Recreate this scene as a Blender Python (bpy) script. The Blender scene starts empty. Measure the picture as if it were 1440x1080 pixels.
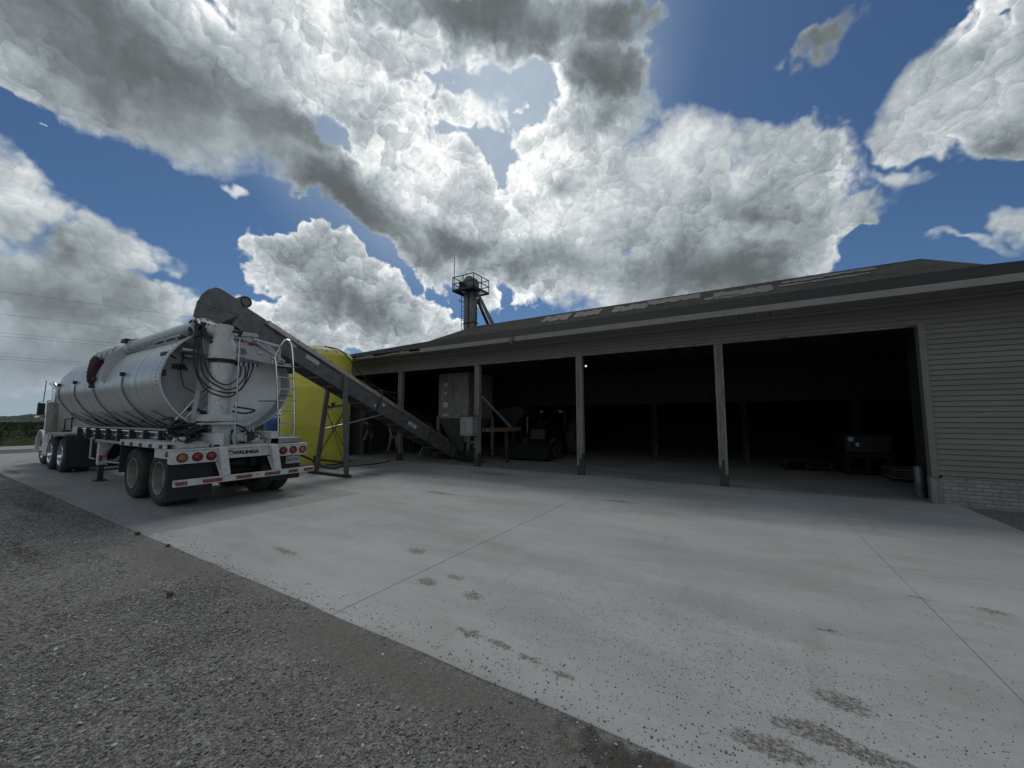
import bpy, bmesh, math, random
from mathutils import Vector, Matrix, Euler
R_ = math.radians
sc = bpy.context.scene
COL = sc.collection
random.seed(7)

# ------------------------------------------------------------------ camera
CAM = Vector((0.0, 0.0, 1.62)); PIT = math.atan(48/541.0); YAW = R_(31)
cd = bpy.data.cameras.new('camera'); cam = bpy.data.objects.new('camera', cd); COL.objects.link(cam)
cam.location = CAM; cam.rotation_euler = (R_(90)+PIT, 0, YAW)
cd.sensor_fit = 'HORIZONTAL'; cd.sensor_width = 36.0; cd.lens = 541.0/1440.0*36.0
cd.clip_start = 0.05; cd.clip_end = 6000
sc.camera = cam

# ------------------------------------------------------------------ light
SUN_EL = R_(57); SUN_AZ = R_(-38)          # azimuth from +Y towards +X
sd = Vector((math.sin(SUN_AZ)*math.cos(SUN_EL), math.cos(SUN_AZ)*math.cos(SUN_EL), math.sin(SUN_EL)))
sl = bpy.data.lights.new('sun', 'SUN'); sun = bpy.data.objects.new('sun', sl); COL.objects.link(sun)
sl.energy = 1.0; sl.angle = R_(22); sl.color = (1.0, 0.95, 0.88)
sun.rotation_euler = sd.to_track_quat('Z', 'Y').to_euler(); sun.location = (0, 0, 60)
sc.view_settings.view_transform = 'Standard'; sc.view_settings.look = 'None'
sc.view_settings.exposure = 0.13; sc.view_settings.gamma = 1.0

# ------------------------------------------------------------------ sky with clouds (world shader, placed by sky direction)
w = bpy.data.worlds.new('World'); sc.world = w; w.use_nodes = True
nt = w.node_tree; nt.nodes.clear(); L = nt.links.new
def N(t, **k):
    n = nt.nodes.new(t)
    for a, b in k.items(): setattr(n, a, b)
    return n
def setin(s, v):
    if isinstance(v, bpy.types.NodeSocket): L(v, s)
    elif v is not None: s.default_value = v
def M_(op, a, b=None, c=None, clamp=False):
    n = N('ShaderNodeMath', operation=op, use_clamp=clamp)
    setin(n.inputs[0], a); setin(n.inputs[1], b)
    if c is not None: setin(n.inputs[2], c)
    return n.outputs[0]
def V_(op, a, b=None, s=None):
    n = N('ShaderNodeVectorMath', operation=op)
    setin(n.inputs[0], a)
    if b is not None: setin(n.inputs[1], b)
    if s is not None: setin(n.inputs['Scale'], s)
    return n.outputs['Value'] if op in ('LENGTH', 'DOT_PRODUCT') else n.outputs[0]
def SS(x, lo, hi, a=0.0, b=1.0):
    n = N('ShaderNodeMapRange', interpolation_type='SMOOTHSTEP'); n.clamp = True
    setin(n.inputs[0], x); n.inputs[1].default_value = lo; n.inputs[2].default_value = hi
    n.inputs[3].default_value = a; n.inputs[4].default_value = b
    return n.outputs[0]
def NZ(v, scale, detail=6, rough=0.55, lac=2.0, col=False, typ='FBM', dist=0.0):
    n = N('ShaderNodeTexNoise'); n.noise_type = typ
    L(v, n.inputs['Vector']); n.inputs['Scale'].default_value = scale; n.inputs['Detail'].default_value = detail
    n.inputs['Roughness'].default_value = rough; n.inputs['Lacunarity'].default_value = lac; n.inputs['Distortion'].default_value = dist
    return n.outputs[1] if col else n.outputs[0]
cF = Vector((-math.sin(YAW)*math.cos(PIT), math.cos(YAW)*math.cos(PIT), math.sin(PIT)))
cR = Vector((math.cos(YAW), math.sin(YAW), 0)); cU = cR.cross(cF)
def sky_dir(px, py):     # sky direction seen at a point of the photograph
    return (cF + cR*((px-720)/541.0) + cU*((540-py)/541.0)).normalized()
def blob(v, cx, cy, rx, ry, ang, k):
    c = sky_dir(cx, cy); ca, sa = math.cos(R_(ang)), math.sin(R_(ang))
    dx = sky_dir(cx+4*ca, cy+4*sa)-sky_dir(cx-4*ca, cy-4*sa)
    dy = sky_dir(cx+4*sa, cy-4*ca)-sky_dir(cx-4*sa, cy+4*ca)
    ax = dx.length/8*rx; ay = dy.length/8*ry
    ez = c; ex = (dx - ez*dx.dot(ez)).normalized(); ey = ez.cross(ex)
    A = ex/ax; B2 = ey/ay
    cb = N('ShaderNodeCombineXYZ'); L(V_('DOT_PRODUCT', v, tuple(A)), cb.inputs[0]); L(V_('DOT_PRODUCT', v, tuple(B2)), cb.inputs[1])
    ln = N('ShaderNodeVectorMath', operation='DISTANCE'); L(cb.outputs[0], ln.inputs[0]); ln.inputs[1].default_value = (A.dot(c), B2.dot(c), 0)
    return M_('MULTIPLY_ADD', ln.outputs['Value'], -k, k)
def field(v, lst, start=0.0, smooth=0.12):
    acc = start
    for b in lst:
        o = blob(v, *b)
        n = N('ShaderNodeMath', operation='SMOOTH_MAX'); setin(n.inputs[0], acc); L(o, n.inputs[1]); n.inputs[2].default_value = smooth
        acc = n.outputs[0]
    return acc
tc = N('ShaderNodeTexCoord'); D0 = tc.outputs['Generated']
wn = NZ(D0, 5.0, 4, 0.62, col=True)
wv = V_('SCALE', V_('SUBTRACT', wn, (0.5, 0.5, 0.5)), s=0.22)
DW = V_('ADD', D0, wv)
# where cloud is
COVER = [
 (210, 90, 420, 150, 22, 1.5), (480, 265, 300, 75, 33, 1.2), (60, 60, 250, 150, 0, 1.4), (610, 300, 130, 90, 30, 1.1), (640, 150, 110, 50, 0, 0.62),
 (560, 200, 130, 75, 40, 0.9), (430, 70, 110, 90, 30, 1.0), (700, 25, 300, 80, 4, 1.3), (580, 90, 100, 60, -10, 1.15),
 (850, 100, 130, 110, 40, 1.1), (800, 200, 150, 90, 20, 1.0), (700, 330, 160, 110, 10, 1.2), (920, 290, 310, 135, 6, 1.5),
 (1130, 215, 140, 80, 22, 1.2), (1150, 270, 90, 45, 0, 1.0), (870, 390, 300, 80, -5, 1.3), (980, 200, 130, 70, 0, 1.0),
 (30, 285, 150, 80, 10, 1.2), (150, 365, 170, 55, 12, 1.2), (40, 400, 230, 110, 5, 1.3), (190, 450, 90, 50, 0, 1.1), (60, 510, 260, 60, 0, 0.9),
 (460, 385, 170, 75, 12, 1.4), (380, 350, 80, 50, 0, 1.0), (540, 440, 140, 60, 20, 1.3), (440, 440, 120, 50, 0, 0.9), (310, 285, 50, 20, 15, 0.55),
 (1390, 130, 170, 165, -40, 1.6), (1300, 200, 55, 55, 10, 1.0), (1440, 40, 100, 130, 0, 1.3), (1275, 262, 50, 24, -10, 0.7), (1232, 312, 42, 34, 20, 0.95),
 (1425, 325, 80, 45, -25, 1.0), (1350, 355, 150, 16, 4, 0.8), (1145, 65, 140, 48, -28, 0.85), (60, 190, 25, 14, 0, 0.5),
 (430, 50, 200, 120, 30, 1.2), (530, 180, 160, 70, 35, 1.0), (620, 250, 150, 80, 20, 1.1), (160, 490, 420, 75, 3, 1.2), (520, 470, 260, 40, 3, 0.9), (330, 440, 200, 40, 5, 0.8), (830, 190, 150, 120, 0, 0.9),
 (-400, 150, 500, 200, 10, 1.4), (-500, 420, 400, 150, 0, 1.2), (1800, 100, 350, 200, -10, 1.3), (2300, 350, 500, 130, 0, 1.1), (400, -350, 700, 180, 0, 1.4), (1300, -400, 300, 150, 0, 1.1),
]
# where it is thick and grey
DARK = [
 (230, 120, 460, 140, 24, 1.15), (470, 270, 330, 75, 32, 1.15), (60, 40, 260, 120, 10, 0.95), (400, 190, 160, 80, 30, 1.15),
 (700, 10, 260, 85, 4, 1.35), (860, 110, 110, 100, 45, 1.15), (870, 25, 110, 60, 10, 1.1), (760, 60, 120, 50, 30, 0.8),
 (1000, 370, 280, 90, -5, 1.05), (1090, 300, 170, 60, 10, 0.85), (760, 380, 200, 60, -4, 0.7), (800, 270, 60, 40, 20, 0.6), (640, 330, 120, 50, 20, 0.9),
 (60, 420, 220, 90, 12, 1.1), (90, 350, 130, 34, 14, 0.8), (20, 300, 60, 40, 10, 0.55), (80, 490, 280, 70, 0, 0.95),
 (490, 425, 150, 50, 12, 0.9), (420, 400, 60, 30, 10, 0.55), (1400, 205, 140, 60, -20, 0.85), (1430, 330, 80, 40, -20, 0.5), (1145, 65, 130, 44, -28, 0.95),
 (-400, 200, 500, 180, 10, 1.0), (400, -350, 700, 170, 0, 1.0), (2000, 250, 500, 130, 0, 0.8),
]
def billow(v, s):
    n = N('ShaderNodeTexVoronoi', feature='F1'); L(v, n.inputs['Vector']); n.inputs['Scale'].default_value = s
    n.inputs['Detail'].default_value = 3.0; n.inputs['Roughness'].default_value = 0.55; n.inputs['Lacunarity'].default_value = 2.4
    n.inputs['Randomness'].default_value = 1.0
    return n.outputs['Distance']
C0 = field(DW, COVER)
back = SS(V_('DOT_PRODUCT', D0, tuple(cF)), 0.30, 0.52, 1.0, 0.0)  # mask for unseen cloud added behind the camera as neutral fill light
C = M_('MAXIMUM', C0, M_('MULTIPLY', back, SS(NZ(DW, 1.7, 1, 0.5), 0.36, 0.62, 0.0, 1.25)))
wv2 = V_('SCALE', V_('SUBTRACT', NZ(D0, 16.0, 2, 0.6, col=True), (0.5, 0.5, 0.5)), s=0.065)
DV = V_('ADD', D0, wv2)
SUNT = sd - cF*0.0
off = (SUNT - sky_dir(720, 300)*SUNT.dot(sky_dir(720, 300))).normalized()*0.022
def puff(v, sc_):      # rounded billows: dome height and side lit by the sun
    n = N('ShaderNodeTexVoronoi', feature='F1'); L(v, n.inputs['Vector']); n.inputs['Scale'].default_value = sc_; n.inputs['Randomness'].default_value = 0.9
    q = V_('SCALE', V_('SUBTRACT', v, n.outputs['Position']), s=sc_)
    return n.outputs['Distance'], V_('DOT_PRODUCT', q, tuple(sd))
DV2 = V_('ADD', DV, V_('SCALE', V_('SUBTRACT', NZ(D0, 60.0, 3, 0.65, col=True), (0.5, 0.5, 0.5)), s=0.016))
d1, s1 = puff(DV, 6.5); d2, s2 = puff(DV, 15.0); d3, s3 = puff(DV2, 34.0); d4, s4 = puff(DV2, 80.0)
def wsum(*t):
    acc = M_('MULTIPLY', t[0][0], t[0][1])
    for x_, k_ in t[1:]: acc = M_('MULTIPLY_ADD', x_, k_, acc)
    return acc
fa = NZ(DV, 5.0, 7, 0.57)
dome = wsum((d1, -0.26), (d2, -0.20), (d3, -0.12), (d4, -0.07))
Ra = M_('ADD', M_('MULTIPLY', fa, 0.9), dome)
lo = NZ(DW, 2.6, 3, 0.5)
Dn = M_('ADD', M_('SUBTRACT', C, 0.29), M_('MULTIPLY', M_('SUBTRACT', Ra, 0.12), 1.15))
wid = SS(lo, 0.44, 0.64, 0.10, 0.55)
an = N('ShaderNodeMapRange', interpolation_type='SMOOTHSTEP'); L(Dn, an.inputs[0]); an.inputs[1].default_value = 0.0; L(wid, an.inputs[2]); an.inputs[3].default_value = 0.0; an.inputs[4].default_value = 1.0
alpha = an.outputs[0]
K = field(DW, DARK, smooth=0.2)
Ks = SS(K, 0.05, 1.1)
light = wsum((s1, 0.13), (s2, 0.145), (s3, 0.12), (s4, 0.085))
lump = M_('ADD', M_('MULTIPLY', dome, 0.35), 0.13)
relK = M_('MULTIPLY', SS(K, 0.25, 1.0, 1.0, 0.22), SS(lo, 0.46, 0.66, 1.0, 0.35))
B = M_('SUBTRACT', 0.585, M_('MULTIPLY', Ks, 0.47))
B = M_('ADD', B, M_('MULTIPLY', M_('ADD', light, lump), relK))
B = M_('ADD', B, M_('MULTIPLY', M_('SUBTRACT', lo, 0.5), 0.7))
B = M_('ADD', B, M_('MULTIPLY', M_('SUBTRACT', NZ(DW, 7.0, 6, 0.6), 0.5), 1.0))
rim = M_('MULTIPLY', SS(Dn, 0.0, 0.34, 1.0, 0.0), SS(lo, 0.42, 0.62, 1.0, 0.25))
B = M_('ADD', B, M_('MULTIPLY', rim, 0.26))
sunp = SS(V_('DOT_PRODUCT', D0, tuple(sky_dir(600, 90))), 0.80, 0.995)
B = M_('ADD', B, M_('MULTIPLY', sunp, SS(K, 0.2, 0.7, 0.22, 0.0)))
cr = N('ShaderNodeValToRGB'); L(B, cr.inputs[0]); e = cr.color_ramp
e.interpolation = 'B_SPLINE'
e.elements[0].position = 0.0; e.elements[0].color = (0.10, 0.115, 0.12, 1)
e.elements[1].position = 1.1 if False else 1.0; e.elements[1].color = (1.0, 1.0, 0.98, 1)
for p, c in ((0.22, (0.155, 0.178, 0.188, 1)), (0.45, (0.285, 0.325, 0.35, 1)), (0.66, (0.43, 0.475, 0.50, 1)), (0.84, (0.66, 0.70, 0.71, 1))):
    q = e.elements.new(p); q.color = c
SKY_S = 0.1
sky = N('ShaderNodeTexSky', sky_type='NISHITA'); sky.sun_disc = False; sky.sun_elevation = SUN_EL; sky.sun_rotation = -SUN_AZ if False else SUN_AZ
sky.air_density = 1.0; sky.dust_density = 0.6; sky.ozone_density = 2.5
skb = N('ShaderNodeMix', data_type='RGBA', blend_type='MULTIPLY'); skb.inputs[0].default_value = 1.0
L(sky.outputs[0], skb.inputs[6]); skb.inputs[7].default_value = (0.29, 0.40, 0.50, 1)
zz = N('ShaderNodeSeparateXYZ'); L(D0, zz.inputs[0])
hzf = SS(zz.outputs[2], 0.0, 0.22, 0.9, 0.0)
def mixc(f, a, b_):
    n = N('ShaderNodeMix', data_type='RGBA'); setin(n.inputs[0], f)
    for i_, c_ in ((6, a), (7, b_)):
        if isinstance(c_, tuple): n.inputs[i_].default_value = (*c_, 1)
        else: L(c_, n.inputs[i_])
    return n.outputs[2]
veil = mixc(M_('MULTIPLY', SS(V_('DOT_PRODUCT', D0, tuple(sky_dir(640, 110))), 0.88, 1.0), M_('MULTIPLY', NZ(DW, 3.5, 5, 0.6), 1.15)), skb.outputs[2], tuple(x/SKY_S for x in (0.50, 0.58, 0.64)))
blue = mixc(hzf, veil, tuple(x/SKY_S for x in (0.30, 0.37, 0.43)))
ccl = mixc(M_('MULTIPLY', hzf, 0.6), cr.outputs[0], (0.30, 0.36, 0.41))
cl = V_('SCALE', ccl, s=1.0/SKY_S)
mx = N('ShaderNodeMix', data_type='RGBA'); L(alpha, mx.inputs[0]); L(blue, mx.inputs[6]); L(cl, mx.inputs[7])
bg = N('ShaderNodeBackground'); L(mx.outputs[2], bg.inputs[0]); bg.inputs[1].default_value = SKY_S
wo = N('ShaderNodeOutputWorld'); L(bg.outputs[0], wo.inputs[0])
w.cycles.sampling_method = 'MANUAL'; w.cycles.sample_map_resolution = 512

# ------------------------------------------------------------------ materials
MATS = {}
def mat(name, col, col2=None, scale=3.0, rough=0.6, metal=0.0, bump=0.0, bscale=20.0, stretch=(1, 1, 1), amt=0.5, dirt=None, dscale=1.5, dlo=0.5, dhi=0.75, bstretch=None, emit=None, rvar=0.15, spec=0.5, detail=6, bdist=0.01):
    if name in MATS: return MATS[name]
    m = bpy.data.materials.new(name); m.use_nodes = True; t = m.node_tree; t.nodes.clear(); lk = t.links.new
    def nn(k): return t.nodes.new(k)
    out = nn('ShaderNodeOutputMaterial'); b = nn('ShaderNodeBsdfPrincipled'); lk(b.outputs[0], out.inputs[0])
    b.inputs['Roughness'].default_value = rough; b.inputs['Metallic'].default_value = metal; b.inputs['Specular IOR Level'].default_value = spec
    tcn = nn('ShaderNodeTexCoord'); mp = nn('ShaderNodeMapping'); lk(tcn.outputs['Object'], mp.inputs[0]); mp.inputs[3].default_value = stretch
    nz = nn('ShaderNodeTexNoise'); nz.inputs['Scale'].default_value = scale; nz.inputs['Detail'].default_value = detail; nz.inputs['Roughness'].default_value = 0.6
    lk(mp.outputs[0], nz.inputs['Vector'])
    c2 = col2 or tuple(c*(1-amt*0.6) for c in col)
    mr = nn('ShaderNodeMapRange'); mr.inputs[1].default_value = 0.3; mr.inputs[2].default_value = 0.7; lk(nz.outputs[0], mr.inputs[0])
    mxn = nn('ShaderNodeMix'); mxn.data_type = 'RGBA'; lk(mr.outputs[0], mxn.inputs[0]); mxn.inputs[6].default_value = (*c2, 1); mxn.inputs[7].default_value = (*col, 1)
    cout = mxn.outputs[2]
    if dirt:
        nd = nn('ShaderNodeTexNoise'); nd.inputs['Scale'].default_value = dscale; nd.inputs['Detail'].default_value = 8; nd.inputs['Roughness'].default_value = 0.7
        lk(mp.outputs[0], nd.inputs['Vector'])
        md = nn('ShaderNodeMapRange'); md.inputs[1].default_value = dlo; md.inputs[2].default_value = dhi; lk(nd.outputs[0], md.inputs[0])
        m2 = nn('ShaderNodeMix'); m2.data_type = 'RGBA'; lk(md.outputs[0], m2.inputs[0]); lk(cout, m2.inputs[6]); m2.inputs[7].default_value = (*dirt, 1)
        cout = m2.outputs[2]
    lk(cout, b.inputs['Base Color'])
    rr = nn('ShaderNodeMapRange'); rr.inputs[3].default_value = min(1, rough+rvar); rr.inputs[4].default_value = max(0.05, rough-rvar); lk(nz.outputs[0], rr.inputs[0]); lk(rr.outputs[0], b.inputs['Roughness'])
    if bump:
        mb = nn('ShaderNodeMapping'); lk(tcn.outputs['Object'], mb.inputs[0]); mb.inputs[3].default_value = bstretch or stretch
        nb = nn('ShaderNodeTexNoise'); nb.inputs['Scale'].default_value = bscale; nb.inputs['Detail'].default_value = 5; lk(mb.outputs[0], nb.inputs['Vector'])
        bp = nn('ShaderNodeBump'); bp.inputs['Strength'].default_value = bump; bp.inputs['Distance'].default_value = bdist; lk(nb.outputs[0], bp.inputs['Height']); lk(bp.outputs[0], b.inputs['Normal'])
    if emit:
        b.inputs['Emission Color'].default_value = (*emit[0], 1); b.inputs['Emission Strength'].default_value = emit[1]
    MATS[name] = m; return m
TANKM = mat('tank_paint', (0.57, 0.585, 0.585), (0.45, 0.462, 0.46), scale=2.2, rough=0.34, metal=0.4, stretch=(2.2, 0.6, 0.16), dirt=(0.20, 0.195, 0.18), dscale=3.0, dlo=0.54, dhi=0.85, bump=0.05, bscale=3)
WHITE = mat('white_paint', (0.62, 0.63, 0.61), (0.5, 0.5, 0.48), scale=6, rough=0.45, dirt=(0.16, 0.12, 0.085), dscale=14, dlo=0.55, dhi=0.72, bump=0.15, bscale=40)
WHITE2 = mat('white_paint_clean', (0.55, 0.57, 0.57), (0.45, 0.46, 0.46), scale=4, rough=0.4, dirt=(0.24, 0.22, 0.2), dscale=4, dlo=0.6, dhi=0.85)
CABW = mat('cab_white', (0.68, 0.69, 0.68), (0.6, 0.6, 0.58), scale=2, rough=0.3, dirt=(0.3, 0.28, 0.25), dscale=3, dlo=0.62, dhi=0.9)
ALU = mat('aluminium', (0.55, 0.56, 0.56), (0.35, 0.36, 0.36), scale=8, rough=0.35, metal=0.8, dirt=(0.14, 0.13, 0.12), dscale=5, dlo=0.55, dhi=0.8)
CHROME = mat('polished_aluminium', (0.75, 0.76, 0.77), (0.6, 0.6, 0.6), scale=8, rough=0.16, metal=1.0, rvar=0.08)
DIAL = mat('dusty_aluminium', (0.3, 0.29, 0.27), (0.2, 0.19, 0.17), scale=6, rough=0.6, metal=0.3)
GALV = mat('galvanised', (0.21, 0.213, 0.2), (0.14, 0.14, 0.13), scale=9, rough=0.5, metal=0.5, dirt=(0.09, 0.075, 0.06), dscale=3, dlo=0.5, dhi=0.75, bump=0.1, bscale=30)
CONVS = mat('conveyor_steel', (0.19, 0.193, 0.195), (0.13, 0.132, 0.132), scale=5, rough=0.55, metal=0.35, dirt=(0.10, 0.075, 0.055), dscale=3.5, dlo=0.5, dhi=0.72, bump=0.1)
CONVT = mat('conveyor_cover', (0.27, 0.215, 0.175), (0.18, 0.145, 0.12), scale=6, rough=0.7, metal=0.2, dirt=(0.07, 0.07, 0.07), dscale=5)
DKST = mat('dark_steel', (0.05, 0.05, 0.05), (0.03, 0.03, 0.03), scale=6, rough=0.6, metal=0.3, dirt=(0.07, 0.05, 0.035), dscale=4, dlo=0.5, dhi=0.7)
BLACK = mat('black_paint', (0.018, 0.018, 0.019), (0.03, 0.03, 0.03), scale=7, rough=0.55)
FLAP = mat('rubber_flap', (0.016, 0.018, 0.02), (0.026, 0.028, 0.028), scale=2.5, rough=0.7, stretch=(1, 1, 0.4), bump=0.15, bscale=8, dirt=(0.05, 0.048, 0.045), dscale=2.5, dlo=0.55, dhi=0.85)
TYRE = mat('tyre_rubber', (0.045, 0.044, 0.042), (0.025, 0.025, 0.024), scale=5, rough=0.85, dirt=(0.1, 0.095, 0.085), dscale=4, dlo=0.5, dhi=0.8, bump=0.2, bscale=50)
HOSE = mat('hose_rubber', (0.014, 0.014, 0.015), (0.022, 0.022, 0.022), scale=9, rough=0.5)
RED = mat('red_lens', (0.35, 0.02, 0.025), (0.22, 0.015, 0.02), scale=20, rough=0.25)
AMBER = mat('amber_lens', (0.42, 0.14, 0.04), (0.3, 0.09, 0.03), scale=20, rough=0.3)
REDT = mat('red_tape', (0.26, 0.05, 0.05), (0.18, 0.04, 0.04), scale=20, rough=0.5, dirt=(0.2, 0.18, 0.16), dscale=20, dlo=0.5, dhi=0.7)
WTAPE = mat('white_tape', (0.5, 0.5, 0.48), (0.4, 0.39, 0.37), scale=20, rough=0.5, dirt=(0.15, 0.12, 0.1), dscale=18, dlo=0.5, dhi=0.7)
MAROON = mat('maroon_canvas', (0.05, 0.009, 0.012), (0.028, 0.006, 0.008), scale=9, rough=0.85, bump=0.5, bscale=7, bdist=0.05)
YEL = mat('yellow_plastic', (0.82, 0.75, 0.11), (0.74, 0.67, 0.10), scale=0.8, rough=0.5, stretch=(1, 1, 0.6), dirt=(0.42, 0.40, 0.12), dscale=1.2, dlo=0.55, dhi=0.95, bump=0.1, bscale=2)
YELT = mat('faded_yellow_top', (0.48, 0.43, 0.28), (0.42, 0.36, 0.12), scale=3, rough=0.6, dirt=(0.2, 0.19, 0.12), dscale=4)
BLUE = mat('blue_plastic', (0.03, 0.10, 0.28), (0.025, 0.08, 0.22), scale=3, rough=0.5)
SIDE = mat('vinyl_siding', (0.198, 0.187, 0.162), (0.155, 0.147, 0.127), scale=1.4, rough=0.6, stretch=(0.5, 1, 2.2), dirt=(0.19, 0.17, 0.14), dscale=2.2, dlo=0.5, dhi=0.95, bump=0.12, bscale=30, bstretch=(0.08, 1, 1))
TRIM = mat('white_trim', (0.27, 0.257, 0.228), (0.22, 0.21, 0.187), scale=3, rough=0.5, dirt=(0.26, 0.24, 0.2), dscale=3, dlo=0.55, dhi=0.9)
TRIMD = mat('weathered_trim', (0.30, 0.28, 0.24), (0.16, 0.145, 0.12), scale=7, rough=0.8, stretch=(1, 1, 3), dirt=(0.09, 0.075, 0.06), dscale=5, dlo=0.5, dhi=0.65, bump=0.3)
SOFF = mat('soffit_vinyl', (0.27, 0.26, 0.23), scale=2, rough=0.6, amt=0.3)
WOOD = mat('weathered_wood', (0.27, 0.258, 0.237), (0.10, 0.094, 0.084), scale=9, rough=0.85, stretch=(4, 4, 0.22), bump=0.7, bscale=22, dirt=(0.06, 0.05, 0.042), dscale=5, dlo=0.6, dhi=0.8)
WOODW = mat('damp_stained_wood', (0.07, 0.063, 0.055), (0.035, 0.031, 0.027), scale=9, rough=0.85, stretch=(4, 4, 0.22), bump=0.7, bscale=22)
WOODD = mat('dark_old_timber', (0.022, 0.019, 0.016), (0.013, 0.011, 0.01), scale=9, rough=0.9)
WOODN = mat('brown_lumber', (0.19, 0.125, 0.08), (0.11, 0.075, 0.05), scale=9, rough=0.8, stretch=(4, 0.3, 4), bump=0.4)
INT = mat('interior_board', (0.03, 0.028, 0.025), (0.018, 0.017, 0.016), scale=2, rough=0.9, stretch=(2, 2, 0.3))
PAPER = mat('paper_label', (0.6, 0.6, 0.58), (0.42, 0.42, 0.4), scale=25, rough=0.6)
INK = mat('black_ink', (0.02, 0.02, 0.022), rough=0.6)
GBOX = mat('grey_box_paint', (0.30, 0.32, 0.32), (0.20, 0.215, 0.21), scale=7, rough=0.5, stretch=(1.5, 1.5, 0.4), dirt=(0.14, 0.12, 0.1), dscale=5)
BINM = mat('bin_sheet_metal', (0.29, 0.277, 0.245), (0.19, 0.18, 0.158), scale=4, rough=0.6, metal=0.3, stretch=(1, 1, 0.5), dirt=(0.13, 0.115, 0.095), dscale=3)
LGREY = mat('logo_grey', (0.2, 0.205, 0.21), rough=0.6)

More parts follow.
